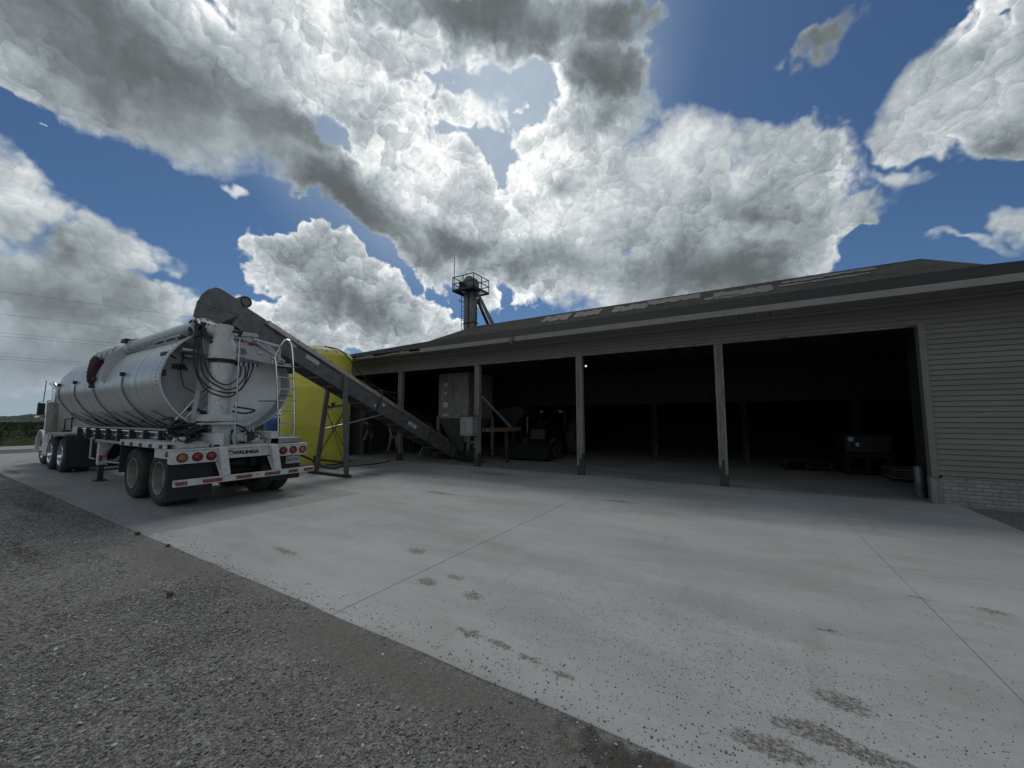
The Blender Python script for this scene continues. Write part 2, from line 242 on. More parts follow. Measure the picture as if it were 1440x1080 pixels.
# ------------------------------------------------------------------ mesh helpers
class MB:
    def __init__(s): s.v = []; s.f = []; s.m = []
    def add(s, vs, fs, mi=0):
        o = len(s.v); s.v += [tuple(v) for v in vs]; s.f += [tuple(i+o for i in f) for f in fs]; s.m += [mi]*len(fs); return s
    def box(s, a, b, mi=0):
        x0, y0, z0 = (min(a[i], b[i]) for i in range(3)); x1, y1, z1 = (max(a[i], b[i]) for i in range(3))
        return s.add([(x0,y0,z0),(x1,y0,z0),(x1,y1,z0),(x0,y1,z0),(x0,y0,z1),(x1,y0,z1),(x1,y1,z1),(x0,y1,z1)],
              [(0,3,2,1),(4,5,6,7),(0,1,5,4),(1,2,6,5),(2,3,7,6),(3,0,4,7)], mi)
    def beam(s, a, b, w_, h_, mi=0, up=(0, 0, 1)):
        a = Vector(a); b = Vector(b); d = (b-a).normalized(); u = Vector(up)
        if abs(d.dot(u)) > 0.98: u = Vector((0, 1, 0))
        r = d.cross(u).normalized(); u = r.cross(d)
        vs = [p+r*(sx*w_/2)+u*(sy*h_/2) for p in (a, b) for sx, sy in ((-1,-1),(1,-1),(1,1),(-1,1))]
        return s.add(vs, [(0,1,2,3),(7,6,5,4),(4,5,1,0),(5,6,2,1),(6,7,3,2),(7,4,0,3)], mi)
    def tube(s, pts, r, n=10, mi=0, cap=True):
        pts = [Vector(p) for p in pts]; rs = r if isinstance(r, (list, tuple)) else [r]*len(pts)
        d0 = (pts[1]-pts[0]).normalized(); u = Vector((0, 0, 1)) if abs(d0.z) < 0.9 else Vector((1, 0, 0))
        vs = []; k = len(pts)
        for i, p in enumerate(pts):
            d = ((pts[min(i+1, k-1)]-p).normalized() + (p-pts[max(i-1, 0)]).normalized())
            d = d.normalized() if d.length > 1e-6 else d0
            r_ = d.cross(u); 
            if r_.length < 1e-5: r_ = d.cross(Vector((0, 1, 0)))
            r_.normalize(); u = r_.cross(d).normalized()
            for j in range(n):
                a = 2*math.pi*j/n; vs.append(p+(r_*math.cos(a)+u*math.sin(a))*rs[i])
        fs = [(i*n+j, i*n+(j+1) % n, (i+1)*n+(j+1) % n, (i+1)*n+j) for i in range(k-1) for j in range(n)]
        if cap: fs += [tuple(range(n))[::-1], tuple((k-1)*n+j for j in range(n))]
        return s.add(vs, fs, mi)
    def lathe(s, prof, o, ax, n=32, mi=0):
        o = Vector(o); ax = Vector(ax).normalized(); u = Vector((0, 0, 1)) if abs(ax.z) < 0.9 else Vector((1, 0, 0))
        a1 = ax.cross(u).normalized(); a2 = a1.cross(ax); vs = []
        for r, h in prof:
            for j in range(n):
                t = 2*math.pi*j/n; vs.append(o+ax*h+(a1*math.cos(t)+a2*math.sin(t))*max(r, 1e-4))
        k = len(prof)
        return s.add(vs, [(i*n+j, i*n+(j+1) % n, (i+1)*n+(j+1) % n, (i+1)*n+j) for i in range(k-1) for j in range(n)], mi)
    def prism(s, poly, ext, mi=0):     # poly: 3d points, ext: vector
        e_ = Vector(ext); n = len(poly); p = [Vector(q) for q in poly]
        return s.add(p+[q+e_ for q in p], [tuple(range(n))[::-1], tuple(range(n, 2*n))]+[(i, (i+1) % n, n+(i+1) % n, n+i) for i in range(n)], mi)
    def ball(s, c, r, n=10, mi=0, sq=(1, 1, 1)):
        vs = []; k = n//2
        for i in range(k+1):
            a = math.pi*i/k
            for j in range(n):
                b = 2*math.pi*j/n; vs.append((c[0]+r*sq[0]*math.sin(a)*math.cos(b), c[1]+r*sq[1]*math.sin(a)*math.sin(b), c[2]+r*sq[2]*math.cos(a)))
        return s.add(vs, [(i*n+j, (i+1)*n+j, (i+1)*n+(j+1) % n, i*n+(j+1) % n) for i in range(k) for j in range(n)], mi)
    def build(s, name, m, parent=None, smooth=35, bevel=0.0, recalc=True):
        root = parent
        while root is not None and root.parent is not None: root = root.parent
        off_ = Vector(root.location) if root is not None else Vector((0, 0, 0))
        me = bpy.data.meshes.new(name); me.from_pydata([tuple(Vector(v)-off_) for v in s.v], [], s.f)
        for mm in (m if isinstance(m, (list, tuple)) else [m]): me.materials.append(mm)
        me.polygons.foreach_set('material_index', s.m)
        if recalc:
            b = bmesh.new(); b.from_mesh(me); bmesh.ops.recalc_face_normals(b, faces=b.faces); b.to_mesh(me); b.free()
        if smooth:
            me.polygons.foreach_set('use_smooth', [True]*len(me.polygons)); me.set_sharp_from_angle(angle=R_(smooth))
        o = bpy.data.objects.new(name, me); COL.objects.link(o); o.parent = parent
        if bevel:
            bm_ = o.modifiers.new('bevel', 'BEVEL'); bm_.width = bevel; bm_.segments = 2; bm_.limit_method = 'ANGLE'; bm_.angle_limit = R_(40)
        return o
def build_parts(b, name, m, parent, **k):      # one object per connected piece
    p = list(range(len(b.v)))
    def fd(a):
        while p[a] != a: p[a] = p[p[a]]; a = p[a]
        return a
    for f in b.f:
        for q in f[1:]: p[fd(q)] = fd(f[0])
    g = {}
    for f, mi in zip(b.f, b.m): g.setdefault(fd(f[0]), []).append((f, mi))
    for fs in g.values():
        ids = sorted({i for f, _ in fs for i in f}); mp_ = {o: n_ for n_, o in enumerate(ids)}; nb = MB()
        nb.v = [b.v[i] for i in ids]; nb.f = [tuple(mp_[i] for i in f) for f, _ in fs]; nb.m = [mi for _, mi in fs]; nb.build(name, m, parent, **k)
def tag(o, label=None, cat=None, group=None, kind=None):
    for k_, v_ in (('label', label), ('category', cat), ('group', group), ('kind', kind)):
        if v_: o[k_] = v_
    return o
def thing(name, loc, label, cat, group=None):
    o = bpy.data.objects.new(name, None); COL.objects.link(o); o.location = loc; o.empty_display_size = 0.2
    return tag(o, label, cat, group)
def text(name, s_, size, loc, xdir, ydir, m, parent, depth=0.003, bold=0.0, sx=1.0, align='CENTER', shear=0.0):
    c = bpy.data.curves.new(name, 'FONT'); c.body = s_; c.size = size; c.extrude = depth; c.offset = bold; c.align_x = align; c.align_y = 'CENTER'; c.shear = shear
    o = bpy.data.objects.new(name, c); COL.objects.link(o)
    dg = bpy.context.evaluated_depsgraph_get(); me = bpy.data.meshes.new_from_object(o.evaluated_get(dg)); bpy.data.objects.remove(o); bpy.data.curves.remove(c)
    x = Vector(xdir).normalized()*sx; y = Vector(ydir).normalized(); z = x.normalized().cross(y)
    M4 = Matrix(((x.x, y.x, z.x, loc[0]), (x.y, y.y, z.y, loc[1]), (x.z, y.z, z.z, loc[2]), (0, 0, 0, 1)))
    root = parent
    while root is not None and root.parent is not None: root = root.parent
    if root is not None: M4 = Matrix.Translation(-Vector(root.location)) @ M4
    me.transform(M4); me.materials.clear(); me.materials.append(m); me.name = name
    o = bpy.data.objects.new(name, me); COL.objects.link(o); o.parent = parent; return o
def cat_rom(P, n=6):
    P = [Vector(p) for p in P]; out = []
    for i in range(len(P)-1):
        a = P[max(i-1, 0)]; b = P[i]; c = P[i+1]; d = P[min(i+2, len(P)-1)]
        for k in range(n):
            t = k/n; out.append(0.5*((2*b)+(c-a)*t+(2*a-5*b+4*c-d)*t*t+(3*b-a-3*c+d)*t**3))
    out.append(P[-1]); return out
def copy_tree(o, parent=None):
    c = o.copy(); COL.objects.link(c); c.parent = parent
    for ch in [x for x in bpy.data.objects if x.parent == o]: copy_tree(ch, c)
    return c

# ------------------------------------------------------------------ ground materials
import numpy as np
rng = np.random.default_rng(5)
def start_mat(name):
    global nt, L
    m = bpy.data.materials.new(name); m.use_nodes = True; nt = m.node_tree; nt.nodes.clear(); L = nt.links.new
    return m
def MIXC(f, a, b):
    n = N('ShaderNodeMix', data_type='RGBA'); setin(n.inputs[0], f)
    for i, c in ((6, a), (7, b)):
        if isinstance(c, tuple): n.inputs[i].default_value = (*c, 1)
        else: L(c, n.inputs[i])
    return n.outputs[2]
def VOR(v, s, out=0, feat='F1', rnd=1.0):
    n = N('ShaderNodeTexVoronoi', feature=feat); L(v, n.inputs['Vector']); n.inputs['Scale'].default_value = s; n.inputs['Randomness'].default_value = rnd
    return n.outputs[out]
def MAP(v, scale=(1, 1, 1), loc=(0, 0, 0)):
    n = N('ShaderNodeMapping'); L(v, n.inputs[0]); n.inputs[3].default_value = scale; n.inputs[1].default_value = loc; return n.outputs[0]
def SEPX(c):
    n = N('ShaderNodeSeparateColor'); L(c, n.inputs[0]); return n.outputs
def stains(P_, lst, wn_s=9.0, wamp=0.25):
    wv_ = V_('ADD', P_, V_('SCALE', V_('SUBTRACT', NZ(P_, wn_s, 4, 0.7, col=True), (0.5, 0.5, 0.5)), s=wamp))
    acc = 0.0
    for x, y, rx, ry, k in lst:
        q = V_('MULTIPLY', V_('SUBTRACT', wv_, (x, y, 0)), (1/rx, 1/ry, 0))
        g = M_('MULTIPLY_ADD', V_('LENGTH', q), -k, k)
        acc = M_('MAXIMUM', acc, g)
    return acc
def finish(col, rough, height=None, dist=0.01, strength=1.0, spec=0.4):
    b = N('ShaderNodeBsdfPrincipled'); o = N('ShaderNodeOutputMaterial'); L(b.outputs[0], o.inputs[0])
    L(col, b.inputs['Base Color']); setin(b.inputs['Roughness'], rough); b.inputs['Specular IOR Level'].default_value = spec
    if height is not None:
        bp = N('ShaderNodeBump'); bp.inputs['Distance'].default_value = dist; bp.inputs['Strength'].default_value = strength; L(height, bp.inputs['Height']); L(bp.outputs[0], b.inputs['Normal'])

GRAVEL = start_mat('gravel')
P_ = N('ShaderNodeTexCoord').outputs['Object']
Pw = V_('ADD', P_, V_('SCALE', V_('SUBTRACT', NZ(P_, 30, 2, 0.6, col=True), (0.5, 0.5, 0.5)), s=0.02))
c1 = SEPX(VOR(Pw, 95, 1))[0]; c2 = SEPX(VOR(Pw, 46, 1))[1]; big = NZ(P_, 0.9, 6, 0.6)
br = M_('ADD', M_('MULTIPLY', c1, 0.6), M_('MULTIPLY', M_('POWER', c2, 2.0), 0.4))
cst = MIXC(SS(br, 0.1, 0.95), (0.10, 0.097, 0.091), (0.30, 0.29, 0.27))
fines = MIXC(NZ(P_, 60, 4, 0.7), (0.095, 0.086, 0.072), (0.19, 0.177, 0.154))
ff = M_('ADD', SS(M_('ADD', big, M_('MULTIPLY', NZ(P_, 4, 4, 0.6), 0.35)), 0.62, 0.9, 0.0, 0.6), stains(P_, [(-1.5, 1.9, 3.2, 0.35, 1.2), (0.2, 1.75, 1.6, 0.5, 1.3), (-5, 1.95, 4, 0.3, 0.9), (-2.4, 1.3, 1.0, 0.3, 0.6)]), clamp=True)
cc = MIXC(M_('MULTIPLY', ff, 0.75), cst, fines)
dk = SS(M_('ADD', stains(P_, [(-11.4, 1.7, 1.3, 0.22, 1.3), (-7.9, 1.1, 1.1, 0.12, 1.1), (-10.2, 1.45, 0.7, 0.12, 1.0), (-0.55, 2.0, 0.45, 0.12, 1.1), (-0.1, 1.85, 0.4, 0.1, 1.0), (-18.5, 2.1, 2.2, 0.2, 1.3), (-3.6, 1.2, 0.25, 0.06, 0.8)], 6, 0.5), M_('MULTIPLY', M_('SUBTRACT', NZ(P_, 14, 5, 0.75), 0.5), 1.6)), 0.05, 0.7)
cc = MIXC(M_('MULTIPLY', dk, 0.75), cc, (0.04, 0.032, 0.024))
hh = M_('ADD', M_('MULTIPLY', VOR(Pw, 95), -0.7), M_('MULTIPLY', VOR(Pw, 46), -0.5))
hh = M_('ADD', hh, M_('MULTIPLY', NZ(P_, 160, 3, 0.6), 0.3))
finish(cc, 0.9, hh, 0.010, 0.8)

def concrete_mat(name, ca, cb, dirty, inside=False):
    m = start_mat(name); P_ = N('ShaderNodeTexCoord').outputs['Object']
    n1 = NZ(MAP(P_, (0.35, 1, 1)), 1.1, 7, 0.62); n2 = NZ(P_, 9, 6, 0.7); n3 = NZ(P_, 90, 3, 0.6)
    f = M_('ADD', M_('MULTIPLY', n1, 0.75), M_('ADD', M_('MULTIPLY', n2, 0.25), M_('MULTIPLY', n3, 0.12)))
    c = MIXC(SS(f, 0.38, 0.72), ca, cb)
    # pale scuffs and brown traffic film
    sc_ = SS(NZ(MAP(P_, (0.25, 3, 1)), 2.3, 7, 0.72), 0.56, 0.78); c = MIXC(M_('MULTIPLY', sc_, 0.35), c, tuple(min(1, x*1.3) for x in cb))
    br = SS(NZ(MAP(P_, (0.6, 1.4, 1), (3, 1, 0)), 0.8, 7, 0.65), 0.5, 0.75); c = MIXC(M_('MULTIPLY', br, 0.65), c, dirty)
    # tyre tracks running into the bays
    tr = SS(NZ(MAP(P_, (2.6, 0.25, 1), (7, 0, 0)), 1.6, 5, 0.6), 0.55, 0.72); c = MIXC(M_('MULTIPLY', tr, 0.12), c, (0.09, 0.088, 0.082))
    st = stains(P_, [(-2.78, 2.98, 0.14, 0.1, 1.5), (-2.6, 3.2, 0.16, 0.07, 0.9), (-2.2, 2.97, 0.16, 0.1, 0.9), (-1.85, 2.46, 0.16, 0.06, 1.3), (-1.58, 2.45, 0.14, 0.05, 1.3), (-1.32, 2.42, 0.1, 0.05, 1.2),
        (-1.05, 2.38, 0.12, 0.05, 1.0), (0.05, 2.42, 0.24, 0.1, 1.7), (0.25, 2.64, 0.24, 0.09, 1.7), (0.48, 2.60, 0.26, 0.07, 1.5), (0.4, 3.0, 0.2, 0.14, 0.9), (0.48, 3.9, 0.08, 0.04, 1.2), (-4.89, 2.74, 0.35, 0.07, 1.0),
        (-3.5, 3.57, 0.2, 0.15, 0.9), (1.71, 4.99, 0.2, 0.08, 0.7), (1.27, 5.02, 0.2, 0.06, 0.55), (-2.18, 7.67, 0.5, 0.15, 0.8), (-5.7, 6.5, 0.6, 0.15, 0.9), (-19.2, 2.35, 1.6, 0.14, 1.5), (-9.3, 7.6, 0.8, 0.3, 0.8), (-6.5, 9.5, 1.5, 0.4, 0.7)], 11, 0.16)
    sm = SS(M_('ADD', st, M_('MULTIPLY', M_('SUBTRACT', NZ(P_, 24, 6, 0.8), 0.5), 3.0)), 0.15, 0.6)
    sm = M_('MULTIPLY', sm, M_('MULTIPLY', SS(st, 0.0, 0.25), SS(NZ(P_, 38, 5, 0.8), 0.40, 0.56, 0.15, 1.0))); c = MIXC(M_('MULTIPLY', sm, 0.85), c, (0.075, 0.062, 0.045))
    # crumb speckle, denser in drifts
    zone = M_('ADD', stains(P_, [(-0.9, 3.3, 1.4, 0.9, 1.0), (-0.2, 2.9, 1.3, 0.7, 1.2), (0.4, 2.6, 0.9, 0.5, 1.4)], 3, 0.5), SS(NZ(P_, 0.9, 5, 0.6), 0.45, 0.8), clamp=True)
    vd = VOR(P_, 33); vc = SEPX(VOR(P_, 33, 1))[0]
    sp = M_('MULTIPLY', SS(vd, 0.13, 0.24, 1, 0), M_('LESS_THAN', vc, M_('MULTIPLY', zone, 0.5)))
    vd2 = VOR(P_, 75); vc2 = SEPX(VOR(P_, 75, 1))[0]
    sp2 = M_('MULTIPLY', SS(vd2, 0.15, 0.3, 1, 0), M_('LESS_THAN', vc2, M_('MULTIPLY', zone, 0.55)))
    c = MIXC(M_('MULTIPLY', M_('MAXIMUM', sp, sp2), 0.6), c, (0.06, 0.054, 0.045))
    if inside:
        c = MIXC(SS(NZ(P_, 0.5, 5, 0.6), 0.3, 0.7, 0.1, 0.5), c, (0.11, 0.092, 0.075))
    finish(c, SS(n2, 0.3, 0.7, 0.62, 0.8), M_('ADD', M_('MULTIPLY', n3, 0.5), n2), 0.004, 0.5, spec=0.35)
    return m
CONC = concrete_mat('concrete', (0.285, 0.293, 0.282), (0.40, 0.407, 0.393), (0.28, 0.252, 0.212))
CONCD = concrete_mat('concrete_darker', (0.235, 0.237, 0.226), (0.325, 0.325, 0.312), (0.17, 0.152, 0.13))  # lane slabs, darker and browner than the yard concrete
CONCI = concrete_mat('concrete_floor_dusty', (0.24, 0.242, 0.235), (0.36, 0.36, 0.35), (0.2, 0.17, 0.135), True)
ASPH = mat('asphalt', (0.10, 0.10, 0.098), (0.07, 0.07, 0.068), scale=3, rough=0.9, bump=0.3, bscale=60)
RCONC = mat('far_concrete', (0.36, 0.35, 0.32), (0.28, 0.27, 0.25), scale=2, rough=0.9)
JOINT = mat('joint_dirt', (0.19, 0.18, 0.162), rough=0.95)

SHING = start_mat('asphalt_shingles')
P_ = N('ShaderNodeTexCoord').outputs['Object']
bk = N('ShaderNodeTexBrick'); L(P_, bk.inputs['Vector']); bk.inputs['Scale'].default_value = 1.0; bk.inputs['Brick Width'].default_value = 0.31; bk.inputs['Row Height'].default_value = 0.14
bk.inputs['Mortar Size'].default_value = 0.012; bk.inputs['Color1'].default_value = (0.010, 0.010, 0.011, 1); bk.inputs['Color2'].default_value = (0.022, 0.0215, 0.0215, 1); bk.inputs['Mortar'].default_value = (0.012, 0.012, 0.012, 1); bk.inputs['Bias'].default_value = 0.0
c = MIXC(SS(NZ(P_, 0.5, 6, 0.6), 0.35, 0.7, 0, 0.4), bk.outputs[0], (0.03, 0.029, 0.028))
c = MIXC(M_('MULTIPLY', NZ(P_, 60, 2, 0.5), 0.5), c, (0.02, 0.02, 0.02))
finish(c, 0.95, M_('ADD', bk.outputs['Fac'], M_('MULTIPLY', NZ(P_, 50, 3, 0.6), -0.4)), 0.02, 0.9, spec=0.05)
SHING2 = start_mat('upper_shingles_lit')  # lighter shingle copy: the steeper slope's brightness is put into its colour
P_ = N('ShaderNodeTexCoord').outputs['Object']
bk = N('ShaderNodeTexBrick'); L(P_, bk.inputs['Vector']); bk.inputs['Scale'].default_value = 1.0; bk.inputs['Brick Width'].default_value = 0.31; bk.inputs['Row Height'].default_value = 0.13
bk.inputs['Mortar Size'].default_value = 0.010; bk.inputs['Color1'].default_value = (0.045, 0.043, 0.04, 1); bk.inputs['Color2'].default_value = (0.075, 0.072, 0.067, 1); bk.inputs['Mortar'].default_value = (0.035, 0.033, 0.03, 1)
c = MIXC(SS(NZ(MAP(P_, (0.3, 2, 1)), 0.9, 6, 0.6), 0.35, 0.7, 0, 0.6), bk.outputs[0], (0.085, 0.08, 0.073))
finish(c, 0.95, M_('ADD', bk.outputs['Fac'], M_('MULTIPLY', NZ(P_, 50, 3, 0.6), -0.4)), 0.02, 0.8, spec=0.05)
BRICK = start_mat('painted_brick')
P_ = N('ShaderNodeTexCoord').outputs['Object']
sx = N('ShaderNodeSeparateXYZ'); L(P_, sx.inputs[0]); cb_ = N('ShaderNodeCombineXYZ'); L(sx.outputs[0], cb_.inputs[0]); L(sx.outputs[2], cb_.inputs[1])
bk = N('ShaderNodeTexBrick'); L(cb_.outputs[0], bk.inputs['Vector']); bk.inputs['Scale'].default_value = 1.0; bk.inputs['Brick Width'].default_value = 0.205; bk.inputs['Row Height'].default_value = 0.069
bk.inputs['Mortar Size'].default_value = 0.008; bk.inputs['Color1'].default_value = (0.31, 0.30, 0.272, 1); bk.inputs['Color2'].default_value = (0.25, 0.24, 0.218, 1); bk.inputs['Mortar'].default_value = (0.18, 0.172, 0.155, 1)
c = MIXC(SS(NZ(P_, 5, 7, 0.7), 0.48, 0.7, 0, 0.7), bk.outputs[0], (0.13, 0.12, 0.105))
finish(c, 0.85, M_('ADD', M_('MULTIPLY', bk.outputs['Fac'], -1.0), M_('MULTIPLY', NZ(P_, 40, 3, 0.6), 0.3)), 0.008, 0.9)
LEAF = start_mat('crop_leaves')
P_ = N('ShaderNodeTexCoord').outputs['Object']
c = MIXC(SS(NZ(P_, 3, 4, 0.7), 0.3, 0.7), (0.02, 0.034, 0.014), (0.066, 0.095, 0.034)); c = MIXC(SS(NZ(P_, 0.15, 4, 0.6), 0.4, 0.7, 0, 0.5), c, (0.026, 0.04, 0.018))
finish(c, 0.8, NZ(P_, 6, 4, 0.7), 0.1, 0.8, spec=0.3)
FOREST = mat('wood_leaves', (0.035, 0.055, 0.035), (0.016, 0.028, 0.02), scale=0.08, rough=0.9)

# ------------------------------------------------------------------ setting: ground, slabs, road, field, hills
def grid_obj(name, xs, ys, zf, m, kind='structure'):
    X, Y = np.meshgrid(xs, ys); Z = zf(X, Y); nx, ny = len(xs), len(ys)
    co = np.stack([X, Y, Z], -1).reshape(-1, 3).astype(np.float32)
    i = (np.arange(ny-1)[:, None]*nx+np.arange(nx-1)[None, :]).reshape(-1); fs = np.stack([i, i+1, i+nx+1, i+nx], -1).astype(np.int32)
    me = bpy.data.meshes.new(name); me.vertices.add(len(co)); me.vertices.foreach_set('co', co.ravel()); me.loops.add(fs.size); me.loops.foreach_set('vertex_index', fs.ravel())
    me.polygons.add(len(fs)); me.polygons.foreach_set('loop_start', np.arange(len(fs), dtype=np.int32)*4); me.polygons.foreach_set('use_smooth', np.ones(len(fs), bool)); me.update(calc_edges=True); me.validate()
    me.materials.append(m); o = bpy.data.objects.new(name, me); COL.objects.link(o)
    if kind: o['kind'] = kind
    return o
def vnoise(X, Y, s, seed):       # smooth value noise
    r = np.random.default_rng(seed); T = r.random((256, 256)); x = X*s; y = Y*s; xi = np.floor(x).astype(int); yi = np.floor(y).astype(int); fx = x-xi; fy = y-yi
    fx = fx*fx*(3-2*fx); fy = fy*fy*(3-2*fy); g = lambda a, b: T[(a) % 256, (b) % 256]
    return (g(xi, yi)*(1-fx)+g(xi+1, yi)*fx)*(1-fy)+(g(xi, yi+1)*(1-fx)+g(xi+1, yi+1)*fx)*fy
mbg = MB().box((-32.6, -60, -0.2), (60, 60, -0.075)); tag(mbg.build('ground', GRAVEL, smooth=0), kind='structure')
def zg(X, Y):
    z = -0.03+0.035*(vnoise(X, Y, 0.7, 1)-0.5)+0.008*(vnoise(X, Y, 6, 2)-0.5)+0.005*(vnoise(X, Y, 34, 3)-0.5)+0.007*(vnoise(X, Y, 75, 4)-0.5)
    e_ = np.clip((Y-1.85)/0.2, 0, 1); return np.minimum(z*(1-e_)+(-0.005+0.35*(z+0.03))*e_, -0.002+0.012*(1-e_))
xs = np.concatenate([np.arange(-32, -12, 0.1), np.arange(-12, -5, 0.03), np.arange(-5, 1.6, 0.013), np.arange(1.6, 8, 0.06)]); ys = np.concatenate([np.arange(-4, 0.2, 0.06), np.arange(0.2, 2.13, 0.013)])
grid_obj('gravel_yard', xs, ys, zg, GRAVEL)
grid_obj('gravel_strip', np.arange(3.39, 14, 0.05), np.arange(2.0, 10.62, 0.04), lambda X, Y: -0.03+0.03*(vnoise(X, Y, 0.9, 5)-0.5)+0.02*(vnoise(X, Y, 12, 6)-0.5), GRAVEL)
# concrete slabs: one sheet per colour, cells cut apart by open joints over a dark bed
mb = MB().box((-29, 2.1, -0.15), (3.37, 26, -0.03)); tag(mb.build('concrete_bed', JOINT, smooth=0), kind='structure')
def slabs(name, cells, m, g=0.0025):
    b = MB()
    for x0, x1, y0, y1 in cells:
        n = max(2, int((x1-x0)/0.35)); xx = [x0+g+(x1-x0-2*g)*i/n for i in range(n+1)]
        if y0 < 2.2:
            ed = [(x, y0+0.010*(vnoise(np.array(x), np.array(0.), 2.5, 9)-0.5)+0.012*(vnoise(np.array(x), np.array(0.), 9, 10)-0.5)) for x in xx]
        else: ed = [(x, y0+g) for x in xx]
        poly = [(float(x), float(y), -0.1) for x, y in ed]+[(x1-g, y1-g, -0.1), (x0+g, y1-g, -0.1)]
        b.prism(poly, (0, 0, 0.1))
    o = b.build(name, m, smooth=0, bevel=0.006); tag(o, kind='structure')
slabs('concrete_yard', [(1.3, 3.37, 2.1, 5.75), (1.3, 3.37, 5.75, 10.6), (-3.0, 1.3, 2.1, 10.6), (-7.2, -3.0, 2.1, 10.6), (-11.5, -7.2, 5.6, 10.6), (-18, -11.5, 5.6, 10.6)], CONC)
slabs('concrete_lane', [(-11.5, -7.2, 2.1, 5.6), (-15.7, -11.5, 2.1, 5.6), (-20, -15.7, 2.1, 5.6), (-24.3, -20, 2.1, 5.6), (-29, -24.3, 2.1, 5.6), (-29, -18, 5.6, 26)], CONCD)
slabs('barn_floor', [(-17.9, -11.5, 10.6, 26), (-11.5, -7.2, 10.6, 26), (-7.2, -3, 10.6, 26), (-3.0, 1.3, 10.6, 26), (1.3, 9.6, 10.6, 26)], CONCI, 0.003)
tag(MB().box((-32.6, -60, -0.09), (-29, 70, -0.012)).build('road', ASPH, smooth=0), kind='structure')
tag(MB().box((-36.6, -60, -0.09), (-32.6, 70, 0.0)).build('pavement', RCONC, smooth=0), kind='structure')
# field and land beyond
def zt(X, Y): return np.clip(-0.035*(Y-25), -10, 0)
def gx(a, b, n, p=2.2): t = np.linspace(0, 1, n)**p; return a+(b-a)*t
xf = np.concatenate([[-36.6, -36.8], gx(-37, -3200, 160)])[::-1]; yf = np.concatenate([-gx(6, 1800, 40)[::-1], np.arange(-5, 60, 1.0), gx(60, 2600, 70)])
def zfld(X, Y):
    n = vnoise(X, Y, 1.3, 20)*0.25+vnoise(X, Y, 0.2, 21)*0.15
    return np.where(X > -36.9, -0.1, zt(X, Y)+0.62+n)
grid_obj('crop_field', xf, yf, zfld, LEAF, 'stuff')
tag(bpy.data.objects['crop_field'], 'dark green field of leafy crops beyond the far road', 'crop field')
grid_obj('ground_far', np.linspace(-3300, 3300, 30), np.linspace(-3300, 3300, 30), lambda X, Y: -14+0*X, GRAVEL).name = 'terrain'
def leaves(name, n, pos, size, m, parent=None, tilt=1.0):
    c = pos.astype(np.float32); r = rng.normal(size=(n, 3)); r[:, 2] = np.abs(r[:, 2])*0.5; t = np.cross(r, rng.normal(size=(n, 3))); t /= np.linalg.norm(t, axis=1)[:, None]; r /= np.linalg.norm(r, axis=1)[:, None]
    b = np.cross(r, t); s_ = (size*(0.6+0.8*rng.random(n)))[:, None]
    co = np.stack([c-t*s_*0.5, c+b*s_*0.32, c+t*s_*0.6, c-b*s_*0.32], 1).reshape(-1, 3).astype(np.float32)
    me = bpy.data.meshes.new(name); me.vertices.add(4*n); me.vertices.foreach_set('co', co.ravel()); me.loops.add(4*n); me.loops.foreach_set('vertex_index', np.arange(4*n, dtype=np.int32))
    me.polygons.add(n); me.polygons.foreach_set('loop_start', np.arange(n, dtype=np.int32)*4); me.update(calc_edges=True); me.materials.append(m)
    o = bpy.data.objects.new(name, me); COL.objects.link(o); o.parent = parent; return o
nl = 60000
px_ = -36.9-60*rng.random(nl)**1.8; py_ = -10+65*rng.random(nl); pz_ = np.clip(-0.035*(py_-25), -10, 0)+np.where(px_ > -37.6, rng.random(nl)*0.95, 0.55+0.5*rng.random(nl))
o = leaves('crop_plants', nl, np.stack([px_, py_, pz_], 1), 0.26, LEAF); tag(o, 'leafy crop rows at the near edge of the green field', 'crops', kind='stuff')
# hills: distant ridge with wooded outline
def ridge(name, p0, p1, base, h, n, seed, wid):
    b = MB(); p0 = Vector(p0); p1 = Vector(p1); d = (p1-p0).normalized(); nr = Vector((-d.y, d.x, 0))
    for i in range(n):
        t = i/(n-1); p = p0.lerp(p1, t); hh_ = h*(0.55+0.6*float(vnoise(np.array(t*9.), np.array(0.), 1, seed))+0.12*float(vnoise(np.array(t*n*0.45), np.array(0.), 1, seed+1)))
        for k, (off_, f) in enumerate(((-wid, 0), (-wid*0.5, 0.7), (0, 1), (wid*0.6, 0.6), (wid, 0))):
            b.v.append((p.x+nr.x*off_, p.y+nr.y*off_, base+hh_*f))
    for i in range(n-1):
        for k in range(4): b.f.append((i*5+k, i*5+k+1, (i+1)*5+k+1, (i+1)*5+k)); b.m.append(0)
    return b.build(name, FOREST, smooth=60)
tag(ridge('hills', (-1900, -300, 0), (-1650, 560, 0), -10, 26, 260, 31, 90), kind='structure')
# wood across the valley: clumped crowns
nl = 42000; tcn_ = 90; cx_ = rng.random(tcn_); cen = np.stack([-560-130*cx_-40*rng.random(tcn_), 215+260*cx_, -9.6+0*cx_], 1); rad = 5+4*rng.random(tcn_); k_ = rng.integers(0, tcn_, nl)
u_ = rng.normal(size=(nl, 3)); u_ /= np.linalg.norm(u_, axis=1)[:, None]; u_[:, 2] = np.abs(u_[:, 2]); pos = cen[k_]+u_*(rad[k_]*(0.75+0.3*rng.random(nl)))[:, None]*np.array([1.3, 1.3, 0.85])
o = leaves('distant_wood', nl, pos, 1.6, FOREST); tag(o, 'far-off line of dark trees beyond the crop field', 'wood', kind='stuff')
